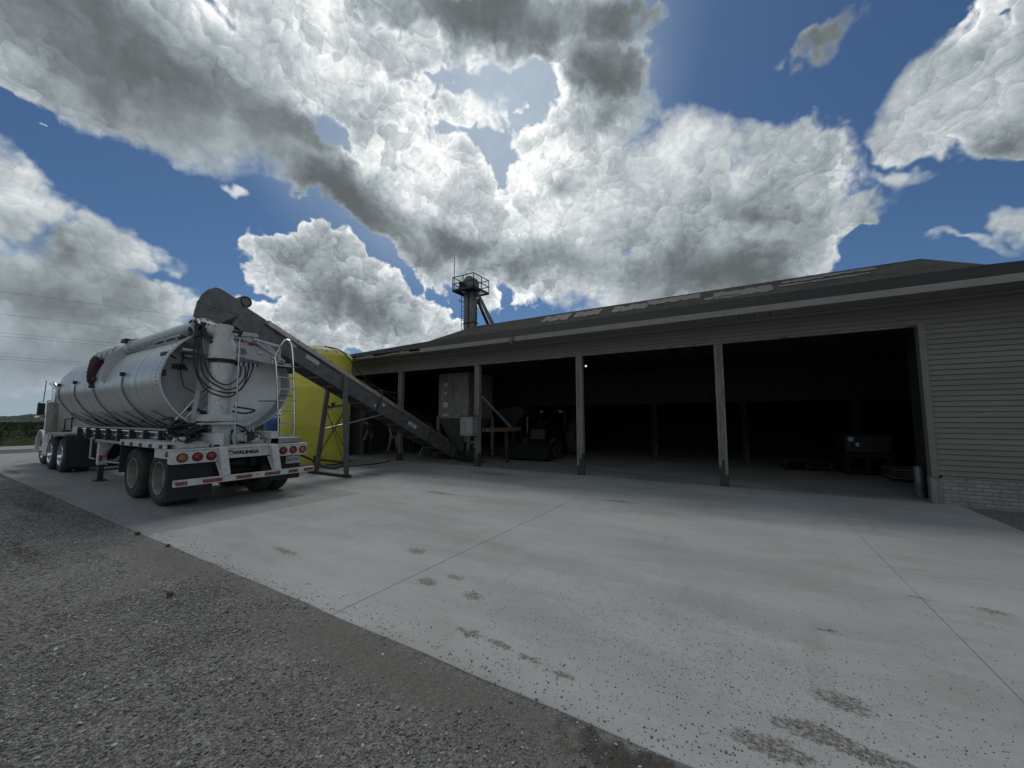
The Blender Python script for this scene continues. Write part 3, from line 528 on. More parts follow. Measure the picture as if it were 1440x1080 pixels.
# loose stones: near gravel and crumbs on the slab
def stones(name, n, x, y, z, size, m, flat=0.6):
    base = np.array([(1, 0, 0), (0.3, 0.9, 0), (-0.8, 0.5, 0), (-0.7, -0.7, 0), (0.4, -0.9, 0), (0.1, 0.1, 0.8), (-0.1, 0, -0.6)], np.float32)
    fc = np.array([(0, 1, 5), (1, 2, 5), (2, 3, 5), (3, 4, 5), (4, 0, 5), (1, 0, 6), (2, 1, 6), (3, 2, 6), (4, 3, 6), (0, 4, 6)], np.int32)
    v = base[None]*(1+0.5*(rng.random((n, 7, 3))-0.5)); v[..., 2] *= flat; v *= size[:, None, None]; v[..., 0] *= (0.8+0.7*rng.random(n))[:, None]
    a = rng.random(n)*6.283; ti = rng.normal(size=n)*0.4; ca, sa = np.cos(a)[:, None], np.sin(a)[:, None]; ct, st = np.cos(ti)[:, None], np.sin(ti)[:, None]
    X0 = v[..., 0]*ct-v[..., 2]*st; Z0 = v[..., 0]*st+v[..., 2]*ct; X1 = X0*ca-v[..., 1]*sa; Y1 = X0*sa+v[..., 1]*ca
    co = np.stack([X1+x[:, None], Y1+y[:, None], Z0+z[:, None]], -1).reshape(-1, 3).astype(np.float32)
    fs = (fc[None]+(np.arange(n)*7)[:, None, None]).reshape(-1).astype(np.int32); nf = n*10
    me = bpy.data.meshes.new(name); me.vertices.add(len(co)); me.vertices.foreach_set('co', co.ravel()); me.loops.add(nf*3); me.loops.foreach_set('vertex_index', fs); me.polygons.add(nf); me.polygons.foreach_set('loop_start', np.arange(nf, dtype=np.int32)*3)
    me.update(calc_edges=True)
    for q in (m if isinstance(m, list) else [m]): me.materials.append(q)
    if isinstance(m, list): me.polygons.foreach_set('material_index', np.repeat(rng.choice(len(m), n, p=[0.50, 0.33, 0.14, 0.03]), 10).astype(np.int32))
    o = bpy.data.objects.new(name, me); COL.objects.link(o); return o
ST = [mat('stone_grey', (0.235, 0.228, 0.215), (0.165, 0.16, 0.15), scale=25, rough=0.9), mat('stone_dark', (0.155, 0.149, 0.139), (0.11, 0.106, 0.098), scale=25, rough=0.9), mat('stone_pale', (0.36, 0.353, 0.335), (0.26, 0.255, 0.24), scale=25, rough=0.9), mat('stone_white', (0.58, 0.57, 0.545), (0.42, 0.41, 0.39), scale=25, rough=0.9)]
n = 210000; x = np.where(rng.random(n) < 0.66, -5.0+6.3*rng.random(n), -15+10*rng.random(n)); y = 0.15+1.93*rng.random(n); dens = 0.75*vnoise(x, y, 1.1, 40)+0.5*vnoise(x, y, 4, 41)+0.25*vnoise(x, y, 14, 42)-np.clip(y-1.35-0.25*vnoise(x, y, 2.0, 43), 0, 1)*1.1*(x > -7)-0.25*(x > -2.0)*vnoise(x, y, 1.6, 44)
kp = (dens > 0.35+0.9*rng.random(n)) & (np.abs(y) > -x*0.08); x = x[kp]; y = y[kp]; sz = 0.0028+0.008*rng.random(len(x))**4.0+0.0009*np.abs(x)*rng.random(len(x))
o = stones('gravel_stones', len(x), x, y, zg(x, y)+sz*0.1, sz, ST); tag(o, 'loose grey gravel in the foreground yard', 'gravel', kind='stuff')
n = 16000; q = rng.random(n); x = np.where(q < 0.65, -0.2+1.1*rng.normal(size=n), -6+9*rng.random(n)); y = np.where(q < 0.65, 2.9+0.6*rng.normal(size=n), 2.2+7*rng.random(n)**1.5)
kp = (y > 2.14) & (x < 3.3) & (y < 10.2); x = x[kp]; y = y[kp]; sz = 0.0011+0.0045*rng.random(len(x))**5
n3 = 2600; x3 = -13+14.4*rng.random(n3); y3 = 2.07+np.abs(rng.normal(size=n3))*0.09*(0.4+1.6*vnoise(x3, x3*0, 0.9, 51)); z3 = np.where(y3 < 2.10, -0.004, 0.001); s3_ = 0.002+0.006*rng.random(n3)**2
o = stones('edge_gravel', n3, x3, y3, z3+s3_*0.2, s3_, ST); tag(o, 'gravel spilled along the edge of the concrete', 'gravel', kind='stuff')
n2 = 700; x2 = -5+6.2*rng.random(n2); y2 = 0.2+1.85*rng.random(n2); k2 = y2 > -x2*0.08; o = stones('pale_stones', int(k2.sum()), x2[k2], y2[k2], zg(x2[k2], y2[k2])+0.003, 0.006+0.010*rng.random(int(k2.sum()))**2, [ST[2], ST[3], ST[0], ST[1]]); tag(o, 'scattered larger pale stones in the foreground gravel', 'stones', kind='stuff')
DIRTM = mat('dirt_crumb', (0.075, 0.066, 0.054), (0.045, 0.04, 0.034), scale=20, rough=0.95)
o = stones('dirt_crumbs', len(x), x, y, sz*0.15, sz, DIRTM, 0.4); tag(o, 'dark dirt crumbs scattered over the pale concrete yard', 'dirt', kind='stuff')

# ------------------------------------------------------------------ the open-front barn
FY = 10.6; HZ = 3.45
barn = thing('barn', (-4, FY, 0), 'long open fronted machinery barn with lap siding and a dark shingled hip roof', 'barn')
def siding(name, x0, x1, z0, z1, parent, y=FY-0.03, m=SIDE, step=0.102):
    b = MB(); n = int(round((z1-z0)/step)); st = (z1-z0)/n; vs = []; fs = []
    xs_ = [x0]+[x0+3.66*(k+1)+0.9*((k*7) % 3-1) for k in range(int((x1-x0)/3.66)-1)]+[x1]
    for i in range(n):
        a = z0+i*st
        for j in range(len(xs_)-1):
            o_ = 0.0015 if (i+j) % 2 else 0.0
            xa, xb = xs_[j], xs_[j+1]; k = len(b.v)
            a2_ = a+0.010; b.v += [(xa, y-0.030-o_, a2_), (xb, y-0.030-o_, a2_), (xb, y-0.003-o_, a+st+0.004), (xa, y-0.003-o_, a+st+0.004), (xa, y, a2_+0.004), (xb, y, a2_+0.004)]
            b.f += [(k, k+1, k+2, k+3), (k+4, k+5, k+1, k)]; b.m += [0, 0]
    b.box((x0, y, z0), (x1, y+0.1, z1))
    return b.build(name, m, parent, smooth=0, recalc=False)
siding('siding', -15.3, 3.12, HZ+0.015, 3.95, barn)
siding('siding', 3.12, 9.7, 0.53, 3.95, barn)
siding('siding', -18.0, -15.3, 0.02, 3.95, barn)
b = MB().box((-15.3, FY-0.055, HZ-0.02), (3.05, FY+0.07, HZ+0.015)); b.build('header_trim', TRIMD, barn, bevel=0.004)
b = MB().box((-15.3, FY+0.07, HZ+0.02), (3.0, FY+0.12, 3.9)).box((-15.3, FY+0.0, HZ+0.02), (3.0, FY+0.069, HZ+0.12)); b.build('header_beam', WOOD, barn)
MB().box((3.02, FY-0.07, 0.5), (3.12, FY+0.12, HZ+0.05)).build('jamb_trim', SIDE, barn, bevel=0.004)
MB().box((3.0, FY-0.045, 0.0), (3.1, FY+0.1, 0.5)).box((3.02, FY-0.03, 0.0), (3.17, FY+0.14, 0.49)).build('post', WOOD, barn, bevel=0.004)
b = MB().box((3.17, FY-0.02, -0.1), (5.1, FY+0.16, 0.525)).box((5.12, FY-0.02, -0.1), (9.7, FY+0.16, 0.525)); b.build('brick_base', BRICK, barn, smooth=0)
def post(x, y=FY, z1=HZ, w_=0.19, m=WOOD):
    b = MB(); t = w_/3
    for i in range(3):
        o_ = 0.006*((i*5) % 3-1)
        zf = 0.28+0.17*((i*7+int(abs(x)*3)) % 3)
        b.box((x-w_/2+i*t+0.0015, y-0.02+o_, 0.002), (x-w_/2+(i+1)*t-0.0015, y+0.13+o_, zf), 1); b.box((x-w_/2+i*t+0.0015, y-0.02+o_, zf), (x-w_/2+(i+1)*t-0.0015, y+0.13+o_, z1))
    return b.build('post', [m, WOODW], barn, smooth=0, bevel=0.004)
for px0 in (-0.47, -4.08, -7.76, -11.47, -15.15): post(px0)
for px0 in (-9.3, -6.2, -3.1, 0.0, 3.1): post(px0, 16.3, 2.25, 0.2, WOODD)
# interior: ceiling with joists, partition above the inner posts, side and back walls
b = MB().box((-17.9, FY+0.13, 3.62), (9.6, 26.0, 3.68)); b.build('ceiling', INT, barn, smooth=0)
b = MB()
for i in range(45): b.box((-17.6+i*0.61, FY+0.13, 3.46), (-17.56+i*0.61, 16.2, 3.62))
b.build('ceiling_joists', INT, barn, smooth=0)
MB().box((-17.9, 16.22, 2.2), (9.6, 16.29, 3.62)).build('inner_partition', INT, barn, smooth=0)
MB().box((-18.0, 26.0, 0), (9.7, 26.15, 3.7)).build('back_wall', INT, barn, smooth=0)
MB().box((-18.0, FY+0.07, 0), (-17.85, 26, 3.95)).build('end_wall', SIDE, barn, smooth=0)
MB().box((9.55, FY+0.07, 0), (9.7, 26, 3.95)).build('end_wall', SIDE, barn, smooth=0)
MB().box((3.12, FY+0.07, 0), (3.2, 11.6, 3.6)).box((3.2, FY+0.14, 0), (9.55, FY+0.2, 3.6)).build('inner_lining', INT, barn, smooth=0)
# roof
RF = MB(); RF.add([(-18.6, 9.88, 4.085), (10.3, 9.88, 4.085), (5.6, 14.6, 5.58), (-13.9, 14.6, 5.58), (10.3, 26.7, 4.085), (5.6, 21.9, 5.58), (-13.9, 21.9, 5.58), (-18.6, 26.7, 4.085)],
    [(0, 1, 2, 3), (1, 4, 5, 2), (4, 7, 6, 5), (7, 0, 3, 6)]); ro = RF.build('roof', SHING, barn, smooth=0)
sol = ro.modifiers.new('thickness', 'SOLIDIFY'); sol.thickness = 0.03; sol.offset = -1
RU = MB(); RU.add([(-13.9, 14.6, 5.57), (5.6, 14.6, 5.57), (4.8, 16.0, 6.42), (-12.0, 16.0, 6.42), (5.6, 21.9, 5.57), (-13.9, 21.9, 5.57)], [(0, 1, 2, 3), (1, 4, 2), (4, 5, 3, 2), (5, 0, 3)])
ru = RU.build('upper_roof', SHING2, barn, smooth=0)
PATCH = mat('bare_underlay', (0.14, 0.137, 0.128), (0.085, 0.083, 0.077), scale=6, rough=0.85, dirt=(0.1, 0.097, 0.09), dscale=5, dlo=0.45, dhi=0.65)
def uz(y): return 5.57+(y-14.6)*0.85/1.4
random.seed(11)
for (x0, x1, t0, t1) in ((-7.6, -6.3, 0.25, 0.8), (-6.1, -4.9, 0.3, 0.8), (-4.4, -3.0, 0.25, 0.75), (-3.1, -1.2, 0.45, 0.85), (-0.75, 1.0, 0.2, 0.7), (-1.0, 0.1, 0.15, 0.4), (1.3, 2.4, 0.62, 0.8), (2.2, 3.7, 0.68, 0.86), (1.2, 3.5, 0.42, 0.55)):
    up_, dn_ = [], []; n = 12
    for i in range(n+1):
        x = x0+(x1-x0)*i/n; ta = t1-random.choice((0, 0, 0.1))*(t1-t0)*random.random()*3; tb = t0+random.choice((0, 0.2, 0.45))*(t1-t0)*random.random()
        up_.append((x, ta)); dn_.append((x+random.uniform(-0.04, 0.04), min(tb, ta-0.03)))
    pl = [(x, 14.6+1.4*t, uz(14.6+1.4*t)+0.006) for x, t in up_+dn_[::-1]]
    MB().prism(pl, (0, -0.006, 0.012)).build('bare_patch', PATCH, barn, smooth=0)
# eaves
MB().box((-9.75, 9.86, 3.935), (10.32, 9.885, 4.075)).build('fascia', TRIM, barn, bevel=0.003)
b = MB()
for i in range(18):
    x0 = -18.6+i*0.49; h0 = 0.0 if i % 5 else 0.035; b.box((x0, 9.865, 3.955+h0*0.6), (x0+0.485, 9.885, 4.06-0.018*((i*3) % 4)))
b.build('old_fascia', TRIMD, barn, smooth=0)
b = MB()
for i in range(95):
    x0 = -18.6+i*0.305; b.box((x0+0.006, 9.89, 3.94), (x0+0.299, FY-0.03, 3.952)); b.box((x0+0.1, 9.89, 3.934), (x0+0.12, FY-0.03, 3.94)); b.box((x0+0.2, 9.89, 3.934), (x0+0.22, FY-0.03, 3.94))
b.build('soffit', SOFF, barn, smooth=0)
MB().box((-18.6, FY-0.085, 3.89), (9.7, FY-0.058, 3.935)).build('frieze_trim', TRIM, barn, smooth=0)
b = MB().box((-6.0, 9.78, 3.93), (-5.86, 9.86, 4.06)).tube([(-5.93, 9.79, 4.0), (-5.93, 9.79, 3.86)], 0.03, 8); b.build('eave_bracket', GALV, barn)
b = MB(); 
b.lathe([(0.0, 0.0), (0.03, 0), (0.035, 0.03), (0.015, 0.06), (0.0, 0.06)], (-4.56, 12.5, 3.37), (0, 0, 1), 12); b.build('ceiling_lamp', mat('lamp_lit', (0.8, 0.8, 0.75), emit=((1, 0.95, 0.85), 0.9)), barn)
# interior door and steep open stair
dr = thing('service_door', (-15.1, 11.6, 0), 'pale grey steel door standing ajar beside the yellow tank', 'door')
MB().box((-15.75, 11.55, 0.03), (-14.95, 11.6, 1.95)).build('door_leaf', mat('door_paint', (0.13, 0.135, 0.13), (0.1, 0.1, 0.1), scale=3, rough=0.6), dr, bevel=0.004)
MB().ball((-15.03, 11.52, 0.95), 0.035).build('handle', DKST, dr)
MB().box((-14.94, 11.5, 0), (-14.84, 11.66, 3.4)).build('door_frame', WOOD, dr)
stair = thing('stair', (-14.0, 13.3, 0), 'steep dark timber stair behind the walking person in the barn', 'stair')
b = MB().beam((-14.9, 13.0, 2.0), (-13.2, 13.0, 0.1), 0.05, 0.24).beam((-14.9, 13.7, 2.0), (-13.2, 13.7, 0.1), 0.05, 0.24); b.build('stringer', WOODD, stair)
for i in range(7): MB().box((-14.85+i*0.25-0.13, 13.02, 1.85-i*0.26), (-14.85+i*0.25+0.13, 13.68, 1.88-i*0.26)).build('tread', WOODD, stair)
MB().beam((-14.9, 13.0, 2.0), (-14.9, 13.0, 0), 0.09, 0.09).beam((-14.9, 13.7, 2.0), (-14.9, 13.7, 0), 0.09, 0.09).beam((-13.15, 13.0, 1.0), (-13.15, 13.0, 0), 0.06, 0.06).beam((-14.9, 12.98, 2.9), (-13.15, 12.98, 1.0), 0.05, 0.05).beam((-14.9, 13.0, 2.0), (-14.9, 13.0, 2.9), 0.06, 0.06).build('railing', WOODD, stair)
# ------------------------------------------------------------------ bucket elevator tower
tw = thing('elevator_tower', (-15.2, 19.0, 0), 'grey bucket elevator tower with a railed platform rising behind the roof', 'elevator tower')
tx, ty = -14.45, 19.0; PZ = 9.55
b = MB().box((tx-0.4, ty-0.2, 0), (tx-0.09, ty+0.2, PZ)).box((tx+0.05, ty-0.2, 0), (tx+0.36, ty+0.2, PZ)).box((tx-0.085, ty-0.12, 0), (tx+0.045, ty+0.12, PZ)); b.build('leg_casing', GALV, tw, smooth=0)
b = MB()
b.beam((tx-0.43, ty-0.23, 7.55), (tx+0.39, ty-0.23, 7.55), 0.04, 0.07).beam((tx+0.38, ty-0.25, 7.55), (tx+0.38, ty+0.25, 7.55), 0.04, 0.069).beam((tx-0.42, ty-0.25, 7.55), (tx-0.42, ty+0.25, 7.55), 0.04, 0.069)
b.build('casing_band', DKST, tw)
hx = 0.81
b = MB()
for (a, c_) in (((tx-hx, ty-hx), (tx+hx, ty-hx)), ((tx-hx, ty+hx), (tx+hx, ty+hx)), ((tx-hx, ty-hx), (tx-hx, ty+hx)), ((tx+hx, ty-hx), (tx+hx, ty+hx)), ((tx-hx, ty), (tx+hx, ty)), ((tx-hx, ty-0.6), (tx+hx, ty-0.6)), ((tx-0.6, ty-hx), (tx-0.6, ty+hx))): b.beam((*a, PZ), (*c_, PZ), 0.07, 0.12)
for i in range(14):
    y0 = ty-hx+i*0.114
    b.box((tx-hx+0.03, y0, PZ+0.062), (tx+hx-0.03, y0+0.055, PZ+0.075))
b.build('platform', DKST, tw, smooth=0)
b = MB()
for h in (0.85, 0.43):
    for (a, c_) in (((tx-hx, ty-hx), (tx+hx, ty-hx)), ((tx-hx, ty+hx), (tx+hx, ty+hx)), ((tx-hx, ty-hx), (tx-hx, ty+hx)), ((tx+hx, ty-hx), (tx+hx, ty+hx))): b.tube([(*a, PZ+h), (*c_, PZ+h)], 0.028, 6)
for i in range(3):
    for s_ in (-hx, hx): b.tube([(tx-hx+i*hx, ty+s_, PZ), (tx-hx+i*hx, ty+s_, PZ+0.85)], 0.028, 6); b.tube([(tx+s_, ty-hx+i*hx, PZ), (tx+s_, ty-hx+i*hx, PZ+0.85)], 0.028, 6)
b.build('guard_rail', DKST, tw)
b = MB().box((tx-0.42, ty-0.28, PZ+0.08), (tx+0.38, ty+0.28, PZ+0.5)); b.lathe([(0, 0), (0.4, 0), (0.4, 0.5), (0, 0.5)], (tx-0.02, ty-0.25, PZ+0.6), (0, 1, 0), 24); b.build('head_housing', GALV, tw)
b = MB().lathe([(0, 0), (0.14, 0), (0.14, 0.3), (0.06, 0.34), (0, 0.34)], (tx-0.3, ty-0.7, PZ+0.42), (0, 1, 0), 16).box((tx-0.48, ty-0.62, PZ+0.08), (tx-0.14, ty-0.33, PZ+0.3)); b.build('drive_motor', DKST, tw)
MB().tube([(tx-hx+0.12, ty-hx, PZ), (tx-hx+0.12, ty-hx, PZ+2.15)], 0.02, 6).build('mast', DKST, tw)
MB().tube([(tx+0.35, ty, PZ-0.1), (tx+0.6, ty, PZ-0.3), (tx+2.6, ty+0.6, PZ-4.5)], 0.11, 12).build('spout', GALV, tw)
MB().tube([(tx+0.25, ty+0.3, PZ-0.4), (tx+0.35, ty+0.4, PZ-0.7), (tx+1.9, ty+1.0, PZ-4.5)], 0.10, 12).build('spout', DKST, tw)
b = MB()
for s_ in (-0.18, 0.18): b.tube([(tx-0.6, ty+s_, 5), (tx-0.6, ty+s_, PZ)], 0.02, 6)
for i in range(15): b.tube([(tx-0.6, ty-0.18, 5.1+i*0.3), (tx-0.6, ty+0.18, 5.1+i*0.3)], 0.015, 5)
for z in (6.7, 8.0, 9.1):
    b.tube([(tx-0.6+(-0.28)*math.sin(a), ty+0.24*math.cos(a), z) for a in [math.pi*k/6 for k in range(7)]], 0.022, 5)
b.build('ladder', DKST, tw)

# ------------------------------------------------------------------ the tank trailer
YC = 3.93
def make_wheel(x, y, side, rimm, parent, dual=True, r=0.51, front=False):
    # side -1: outer face looks to -Y
    ax = (0, side, 0); t = MB(); w_ = 0.27
    prof = [(0.30, -0.02), (0.34, 0.0), (0.40, 0.012), (0.455, 0.0), (0.485, -0.02), (0.505, -0.05), (r, -0.08), (r, -0.2), (0.5, -0.235), (0.47, -0.26), (0.36, -0.27), (0.29, -0.25)]
    t.lathe(prof, (x, y, r), ax, 48)
    for k in range(4):
        h = -0.075-k*0.042; t.lathe([(r+0.001, h-0.005), (r+0.006, h-0.008), (r+0.006, h-0.026), (r+0.001, h-0.03)], (x, y, r), ax, 48)
    if dual:
        o2 = (x, y-side*0.33, r); t.lathe(prof, o2, ax, 40)
    root = parent
    tt = MB(); wheel = None
    rim = MB()
    dish = [(0.30, -0.01), (0.305, 0.0), (0.295, 0.006), (0.28, -0.005), (0.268, -0.05), (0.26, -0.13), (0.235, -0.15), (0.15, -0.15), (0.135, -0.145), (0.115, -0.14), (0.11, -0.10), (0.085, -0.085), (0.0, -0.085)] if not front else \
           [(0.30, -0.01), (0.305, 0.0), (0.29, 0.004), (0.27, -0.03), (0.25, -0.02), (0.18, 0.03), (0.12, 0.04), (0.11, 0.08), (0.07, 0.09), (0, 0.09)]
    rim.lathe(dish, (x, y, r), ax, 40)
    wo_ = t.build('wheel', TYRE, parent)
    ro_ = rim.build('rim', rimm, wo_)
    hb = MB()
    for k in range(10):
        a = 2*math.pi*k/10; hb.tube([(x+0.165*math.cos(a), y-side*0.15 if not front else y, r+0.165*math.sin(a)), (x+0.165*math.cos(a), y-side*0.115 if not front else y+side*0.055, r+0.165*math.sin(a))], 0.014, 6)
    hb.build('lug_nuts', DKST, wo_)
    return wo_
tr = thing('tank_trailer', (-13.5, YC, 0), 'pale grey bulk feed tank trailer with a rear unloading auger and a slatted underframe', 'tank trailer')
SEC = cat_rom([(0, 0.98), (-0.42, 0.93), (-0.78, 0.76), (-1.04, 0.46), (-1.17, 0.14), (-1.2, -0.14), (-1.1, -0.46), (-0.86, -0.79), (-0.52, -1.03), (-0.2, -1.12), (0, -1.13)] and
              [(0, 0.98, 0), (-0.42, 0.93, 0), (-0.78, 0.76, 0), (-1.04, 0.46, 0), (-1.17, 0.14, 0), (-1.2, -0.14, 0), (-1.1, -0.46, 0), (-0.86, -0.79, 0), (-0.52, -1.03, 0), (-0.2, -1.12, 0), (0, -1.13, 0)], 4)
half = [(p.x, p.y) for p in SEC]; full = half+[(-a, b_) for a, b_ in half[-2:0:-1]]
ZT = 2.46
def ring(x, s=1.0, sz=None, dz=0.0): sz = sz or s; return [(x, YC+a*s, ZT+dz+b_*sz) for a, b_ in full]
def loft(b, rings, mi=0):
    n = len(rings[0]); o = len(b.v)
    for r_ in rings: b.v += r_
    for i in range(len(rings)-1):
        for j in range(n): b.f.append((o+i*n+j, o+i*n+(j+1) % n, o+(i+1)*n+(j+1) % n, o+(i+1)*n+j)); b.m.append(mi)
    return o
b = MB()
rs = [ring(-9.32, 1.0), ring(-9.38, 1.0)]+[ring(-9.4-i*0.4, 1.0-(0.004 if i % 4 == 0 else 0)) for i in range(1, 19)]
for t in (0.0, 0.2, 0.38, 0.54, 0.68, 0.8, 0.9, 0.96, 0.995, 1.0):
    s_ = math.sqrt(max(0.0, 1-t**2)); rs.append(ring(-16.8-1.55*t, max(0.02, 0.25+0.75*s_ if t < 1 else 0.02), None, 0.0))
loft(b, rs); b.build('tank_shell', TANKM, tr, smooth=30, recalc=True)
b = MB()      # recessed rear head
rs = [ring(-9.30, 1.012), ring(-9.30, 0.985), ring(-9.36, 0.975), ring(-9.60, 0.965), ring(-9.64, 0.92), ring(-9.70, 0.75), ring(-9.75, 0.4), ring(-9.77, 0.02)]
loft(b, rs); loft(b, [ring(-9.30, 1.012), ring(-9.40, 1.012), ring(-9.41, 1.0)])
b.build('rear_head', TANKM, tr, smooth=30, recalc=False)
MBr = MB()    # bolts round the rear band, left shoulder
for j in range(3, 22):
    a, z = half[min(j, len(half)-1)]
    if j % 1 == 0: MBr.ball((-9.47, YC+a*1.005, ZT+z*1.005), 0.011, 6)
build_parts(MBr, 'rivet', DKST, tr)
# top closing plate of the rear opening, with lamps and logo
def halfw(z):
    zz = z-ZT; best = 1.2
    for i in range(len(half)-1):
        if half[i][1] >= zz >= half[i+1][1]:
            t = (half[i][1]-zz)/(half[i][1]-half[i+1][1]+1e-9); return -(half[i][0]+(half[i+1][0]-half[i][0])*t)
    return 0.0
pl = [(-9.27, YC+0.98*a, ZT+0.985*z) for a, z in full if z > 0.42]
pts = sorted([p for p in pl if p[1] > YC-0.6], key=lambda p: p[1])
poly = pts+[(-9.27, YC+1.0, 2.86), (-9.27, YC+0.2, 2.93), (-9.27, YC-0.6, 2.90)]
MB().prism(poly, (-0.03, 0, 0)).build('rear_apron', WHITE2, tr, smooth=0)
MB().prism([(-9.22, YC-0.5, 3.33), (-9.22, YC+0.42, 3.42), (-9.22, YC+0.42, 3.48), (-9.22, YC-0.5, 3.48)], (-0.2, 0, 0)).build('top_ledge', ALU, tr, bevel=0.004)
MB().beam((-9.24, YC+0.15, 2.93), (-9.24, YC+1.0, 2.86), 0.05, 0.035).build('ledge_rail', WHITE2, tr)
text('logo_letters', 'EB', 0.17, (-9.262, YC+0.10, 3.06), (0, 1, 0), (0, 0, 1), LGREY, tr, 0.004, 0.004, 1.3)
for yy, zz in ((4.0, 3.29), (4.22, 3.255)):
    l_ = MB().box((-9.27, yy-0.045, zz-0.03), (-9.22, yy+0.045, zz+0.03)).build('marker_lamp', RED, tr, bevel=0.01)
MB().tube([(-9.25, 3.84, 3.3), (-9.24, 4.0, 3.3), (-9.24, 4.1, 3.285), (-9.24, 4.22, 3.26), (-9.25, 4.5, 3.2)], 0.009, 5).build('lamp_wire', HOSE, tr)
# black bracket lamps at both shoulders
b = MB().box((-9.32, YC+0.86, 2.80), (-9.1, YC+1.17, 2.89)).box((-9.12, YC+1.02, 2.66), (-9.08, YC+1.16, 2.80)); b.build('lamp_bracket', BLACK, tr, bevel=0.01)
MB().box((-9.09, YC+0.93, 2.815), (-9.07, YC+1.08, 2.875)).build('lamp_lens', WTAPE, tr, bevel=0.006)
b = MB().box((-9.62, 3.14, 2.83), (-9.57, 3.34, 2.92)); b.build('work_lamp', BLACK, tr, bevel=0.012)
MB().box((-9.57, 3.165, 2.845), (-9.558, 3.315, 2.905)).build('lamp_lens', WTAPE, tr, bevel=0.004)
MB().box((-9.65, 3.05, 2.945), (-9.32, 3.45, 2.985)).build('head_shelf', WHITE2, tr)
b = MB().box((-9.72, 2.83, 2.82), (-9.46, 2.93, 2.9)).tube([(-9.5, 2.9, 2.84), (-9.42, 2.99, 2.78)], 0.02, 6).box((-9.43, 2.76, 2.42), (-9.36, 2.84, 2.54)); build_parts(b, 'side_lamp', BLACK, tr, bevel=0.01)
b = MB().box((-12.8, 2.98, 3.42), (-12.5, 3.12, 3.51)).tube([(-12.6, 3.05, 3.42), (-12.5, 3.0, 3.3), (-12.3, 3.05, 3.18)], 0.016, 6); build_parts(b, 'side_lamp', BLACK, tr, bevel=0.012)
text('unit_number', '58A', 0.14, (-9.67, 3.13, 2.64), (0.0, 1, 0), (0, 0, 1), INK, tr, 0.03, 0.005, 1.1)
MB().tube([(-9.62, 3.16, 2.85), (-9.62, 3.14, 2.5), (-9.6, 3.2, 2.25), (-9.56, 3.38, 2.13), (-9.5, 3.5, 2.16), (-9.45, 3.62, 2.35)], 0.011, 6).build('lamp_wire', HOSE, tr)
# rear auger column, elbow, hydraulic gear
cx_, cy_ = -9.0, 3.585
b = MB().lathe([(0.0, 3.50), (0.165, 3.50), (0.165, 3.22), (0.225, 3.1), (0.225, 2.85), (0.235, 2.84), (0.235, 2.79), (0.2, 2.78), (0.2, 2.71), (0.19, 2.70), (0.185, 2.2), (0.17, 1.6), (0.0, 1.6)], (cx_, cy_, 0), (0, 0, 1), 28)
b.build('auger_column', WHITE, tr)
b = MB().lathe([(0.236, 2.80), (0.24, 2.80), (0.24, 2.775), (0.212, 2.77), (0.206, 2.72), (0.19, 2.715)], (cx_, cy_, 0), (0, 0, 1), 28); b.build('column_collar', DKST, tr)
b = MB().box((cx_-0.17, cy_-0.3, 1.56), (cx_+0.28, cy_+0.3, 1.69)); b.build('column_base', WHITE, tr, bevel=0.01)
b = MB().lathe([(0, 0), (0.42, 0), (0.42, 0.015), (0.3, 0.05), (0, 0.06)], (cx_, cy_+0.08, 1.50), (0, 0, 1), 28); b.build('turntable', WHITE2, tr)
b = MB().box((cx_-0.12, cy_-0.15, 1.02), (cx_+0.18, cy_+0.17, 1.50)); b.build('gear_housing', WHITE, tr, bevel=0.012)
b = MB().tube([(cx_-0.0, cy_-0.03, 3.36), (cx_-0.22, cy_-0.17, 3.41), (cx_-0.36, cy_-0.2, 3.47)], [0.13, 0.16, 0.17], 20).lathe([(0, 0), (0.2, 0), (0.2, 0.03), (0, 0.03)], (cx_-0.34, cy_-0.2, 3.46), (-1, -0.1, -0.05), 20)
b.build('elbow', WHITE, tr)
random.seed(3)
b = MB()
for i in range(26):
    p = Vector((cx_-0.38+random.uniform(-0.28, 0.28), cy_-0.3+random.uniform(-0.08, 0.1), 3.45+random.uniform(-0.16, 0.16)))
    if i % 3 == 0: b.lathe([(0, 0), (random.uniform(0.035, 0.07),)*1+(0,), (random.uniform(0.035, 0.06), 0.12), (0, 0.12)], p, (random.choice((0, 1)), random.choice((-1, 1)), 0), 10)
    else: b.box(p-Vector([random.uniform(0.02, 0.06) for _ in range(3)]), p+Vector([random.uniform(0.02, 0.06) for _ in range(3)]))
b.build('hydraulic_motor', DKST, tr)
b = MB()
for i in range(7):
    p = Vector((cx_-0.3+random.uniform(-0.2, 0.2), cy_-0.41, 3.48+random.uniform(-0.13, 0.13))); b.tube([p, p+Vector((random.uniform(-.1, .1), 0.02, random.uniform(-.1, .1)))], 0.02, 6)
build_parts(b, 'hydraulic_fitting', ALU, tr)
MB().tube([(cx_+0.05, cy_-0.2, 3.1), (cx_-0.05, cy_-0.26, 3.22), (cx_-0.1, cy_-0.3, 3.32)], 0.04, 8).build('hydraulic_ram', BLACK, tr)
def hoses(name, lst, r, m=HOSE):
    for p in lst: MB().tube(cat_rom(p, 6), r, 8).build(name, m, tr)
